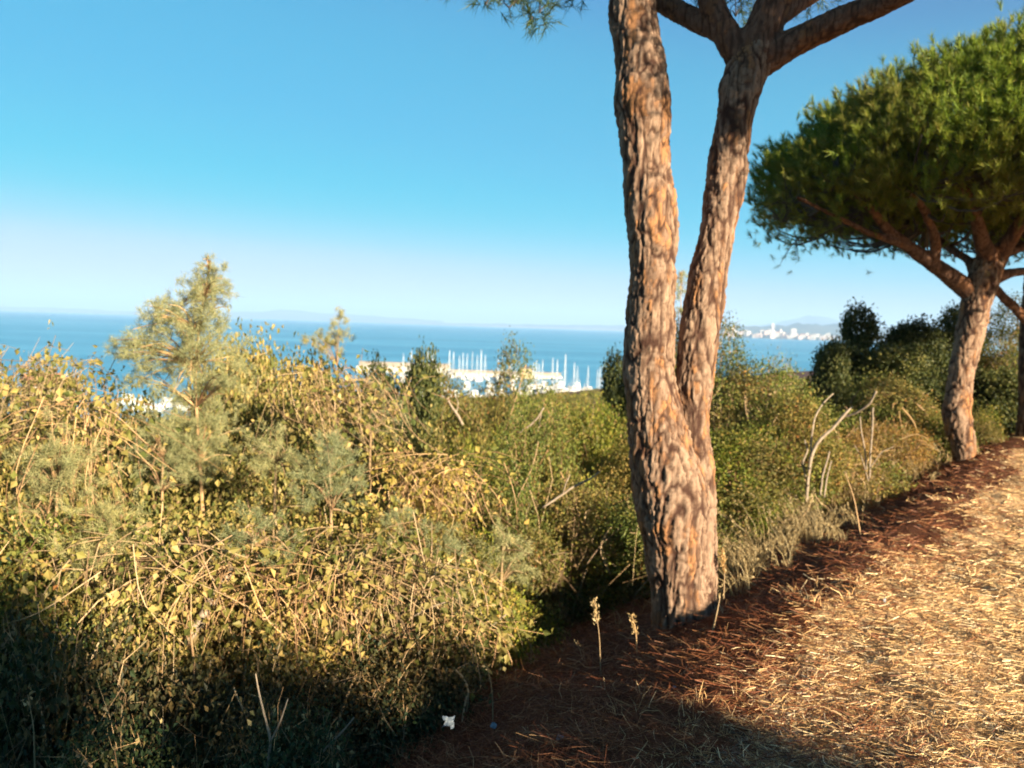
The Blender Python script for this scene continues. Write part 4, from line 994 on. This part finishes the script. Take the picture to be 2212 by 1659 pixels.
lie(26000, 7, lambda t, rg, r: (t < -.3) & (r < 3.9 + .35 * rg.normal(size=len(t))) & (rg.random(len(t)) < .9), M['chip'], 'chip_litter', 'grey brown chippings and matted needles on the near path', .02, .09, (3, 7), 4.6, -.25, .82, .1, 1.0)

def tufts(n, seed, cond, name, label, mt, hmin, hmax, nb, wmm, spread, r1=24, heads=0, a0=-.25, a1=.85):
    rg = rngs(seed); x, y, r = polar(n, rg, 2.4, r1, a0, a1); t = side(x, y) + .25 * fbm(np.stack([x, y, x * 0], 1) * 2, 2, 44); k = cond(t, rg, x, y, r); x, y, r = x[k], y[k], r[k]; m = len(x)
    P = np.repeat(on_ground(x, y, -.01), nb, 0); hh = np.repeat(rg.uniform(hmin, hmax, m) * (.45 + .55 * rg.random(m) ** 2 + .35 * np.clip(fbm(np.stack([x, y, x * 0], 1) * 1.5, 2, 66), -.6, 1)), nb) * rg.uniform(.5, 1.1, m * nb); P[:, :2] += rg.normal(size=(m * nb, 2)) * .025
    lean = np.repeat(rg.normal(size=(m, 3)) * .25, nb, 0) + rg.normal(size=(m * nb, 3)) * spread + np.array([-.08, .05, 0]); lean[:, 2] = 0
    P2 = P + (np.array([0, 0, 1.0]) + lean) * hh[:, None]; P1 = P + (np.array([0, 0, .55]) + lean * .3) * hh[:, None]
    w = np.repeat(np.clip(r / 5, .7, 1.7), nb) * rg.uniform(wmm[0], wmm[1], m * nb) / 1000
    b = MB(); b.ribbons(P, P1, P2, w, rg=rg)
    if heads:
        k = rg.random(len(P2)) < heads; T = P2[k]; D = norm((P2 - P1)[k]); q = 9
        C = np.repeat(T, q, 0) - np.repeat(D, q, 0) * rg.random((len(T) * q, 1)) * .07; DD = np.repeat(D, q, 0) + .55 * rg.normal(size=C.shape)
        l = rg.uniform(.018, .035, len(C)); b.leaves(C, DD, rg.normal(size=C.shape), l, l * .4)
    o = obj(name, b.mesh(name, mt)); kind(o, 'stuff'); o['label'] = label
tufts(2600, 3, lambda t, rg, x, y, r: t < -.3, 'straw_stubble', 'short upright straw stubble on the path', M['litter'], .02, .09, 7, (2.5, 5), .55)
tufts(5600, 4, lambda t, rg, x, y, r: (t > .35 + .5 * rg.random(len(t))) & (t < 2.8) & (y > 5.2) & (x > 1.35) & (fbm(np.stack([x, y, x * 0], 1) * 2.3, 3, 61) > -.25 + .5 * rg.random(len(t))), 'dry_grass', 'dry seeding grass along the bank right of the trunk', M['grass'], .12, .50, 10, (2, 4), .3, 15, .35, .2, .72)
tufts(700, 6, lambda t, rg, x, y, r: (t > .9) & (t < 3.0) & (x < 1.2) & (rg.random(len(t)) < .35), 'dry_grass', 'sparse dry grass under the bushes on the bank', M['grass'], .06, .25, 6, (2, 4), .45, 6, 0, -.5, .3)

tufts(420, 8, lambda t, rg, x, y, r: (t > -.7) & (t < .7) & (rg.random(len(t)) < .6), 'bank_straw', 'scattered tan straw tufts along the needle covered bank', M['litter'], .03, .12, 9, (2, 4), .6, 14)

# single weeds standing out
def weed(px, py0, py1, dp, label, seed, head=.1, name='dry_weed', px1=None, thick=.004, n=60):
    rg = rngs(seed); p0 = at(px, py0, dp); g = p0[2]; t = thing(name, label, 'weed', tuple(p0)); p1 = at(px1 or px, py1, dp) - p0
    s = MB(); s.tube(resample(np.array([(0, 0, -.1), tuple(p1 * .5 + np.array([.01, 0, 0])), tuple(p1)]), 9), np.linspace(thick, thick * .4, 9), 5); obj('stalk', s.mesh('stalk', M['stem']), t)
    b = MB(); C = p1[None] - norm(p1)[None] * rg.random((n, 1)) * head + rg.normal(size=(n, 3)) * .008; l = rg.uniform(.015, .03, n); b.leaves(C, norm(p1)[None] + .6 * rg.normal(size=(n, 3)), rg.normal(size=(n, 3)), l, l * .45); obj('seed_head', b.mesh('seed_head', M['grass']), t)
weed(1300, 1450, 1295, 4.35, 'tall thin weed with brown seed head in front of the dark hollow', 301, .14, px1=1283)
weed(1378, 1385, 1328, 4.55, 'short weed with pale branching tip left of the trunk foot', 302, .12, px1=1362, thick=.006, n=80)
weed(1540, 1335, 1285, 4.6, 'brown cut stub standing on the bank right of the trunk', 303, .02, px1=1556, thick=.008, n=6)
weed(1066, 1545, 1440, 3.75, 'thin grey stalk standing near the plastic scrap', 304, .02, px1=1053, n=5)
weed(1565, 1262, 1190, 5.0, 'seeding grass stalk touching the right side of the trunk', 305, .14, px1=1560, thick=.005, n=110)
weed(1860, 1130, 1020, 6.7, 'thick slanted dry stalk above the bank grass', 306, .06, px1=1825, thick=.008, n=20)
weed(75, 1640, 1500, 3.0, 'dangling pale leaf stalk in the dark bottom left corner', 307, .08, px1=60, n=14)

# scraps of rubbish
M['plastic'] = plain('white_plastic', (.22, .26, .30), (.12, .145, .17), 45, .4)
def scrap(px, py, dp, s, label, seed, name='plastic_scrap'):
    rg = rngs(seed); P = at(px, py, dp); n = 9; u, v = np.meshgrid(np.linspace(-1, 1, n), np.linspace(-1, 1, n)); p = np.stack([u, v, 0 * u], -1).reshape(-1, 3)
    z = fbm(p * 1.7 + seed, 3, seed) * .75; e = 1 + .22 * fbm(norm(p + 1e-6) * 1.6, 3, seed + 7)
    q = np.stack([p[:, 0] * e * (1 + .3 * z), p[:, 1] * e * .7, np.abs(z) + .1 + .5 * p[:, 1]], 1) * s
    i = (np.arange(n - 1)[:, None] * n + np.arange(n - 1)[None]).ravel(); b = MB(); b.add(q, quads=np.stack([i, i + 1, i + n + 1, i + n], 1))
    b.add(q - np.array([0, 0, .004]), quads=np.stack([i, i + n, i + n + 1, i + 1], 1))
    g = float(ground(P[0], P[1])); o = obj(name, b.mesh(name, M['plastic'], True)); o.location = (P[0], P[1], max(P[2] - .0, g + s * .3)); o.rotation_euler = (.5, .2, rg.random() * .8 - .2); tag(o, label, 'litter')
scrap(968, 1562, 3.45, .027, 'crumpled white plastic scrap on the shaded bank', 401)
scrap(1066, 1568, 3.55, .014, 'tiny pale scrap at the foot of the grey stalk', 402)
scrap(1208, 1640, 3.25, .016, 'small crumpled pale scrap at the bottom edge of the bank', 403)
scrap(1455, 1500, 3.75, .010, 'tiny white scrap among needles at the edge of sunlight', 404)
scrap(1910, 1299, 4.55, .014, 'flat white scrap lying on the sunny straw', 405)

# ------------------------------------------------------------------ haze: closed box of thin air round the scene
m, nt, out = mat('haze')
pv = nt.nodes.new('ShaderNodeVolumePrincipled'); pv.inputs['Color'].default_value = (.42, .60, .85, 1); pv.inputs['Density'].default_value = 1.1e-4; pv.inputs['Anisotropy'].default_value = .0
nt.links.new(pv.outputs[0], out.inputs['Volume'])
b = MB(); b.box((0, 9300, 245), (46000, 29400, 510)); o = kind(obj('haze', b.mesh('haze', m)), 'stuff'); o['label'] = 'thin pale haze over the sea'
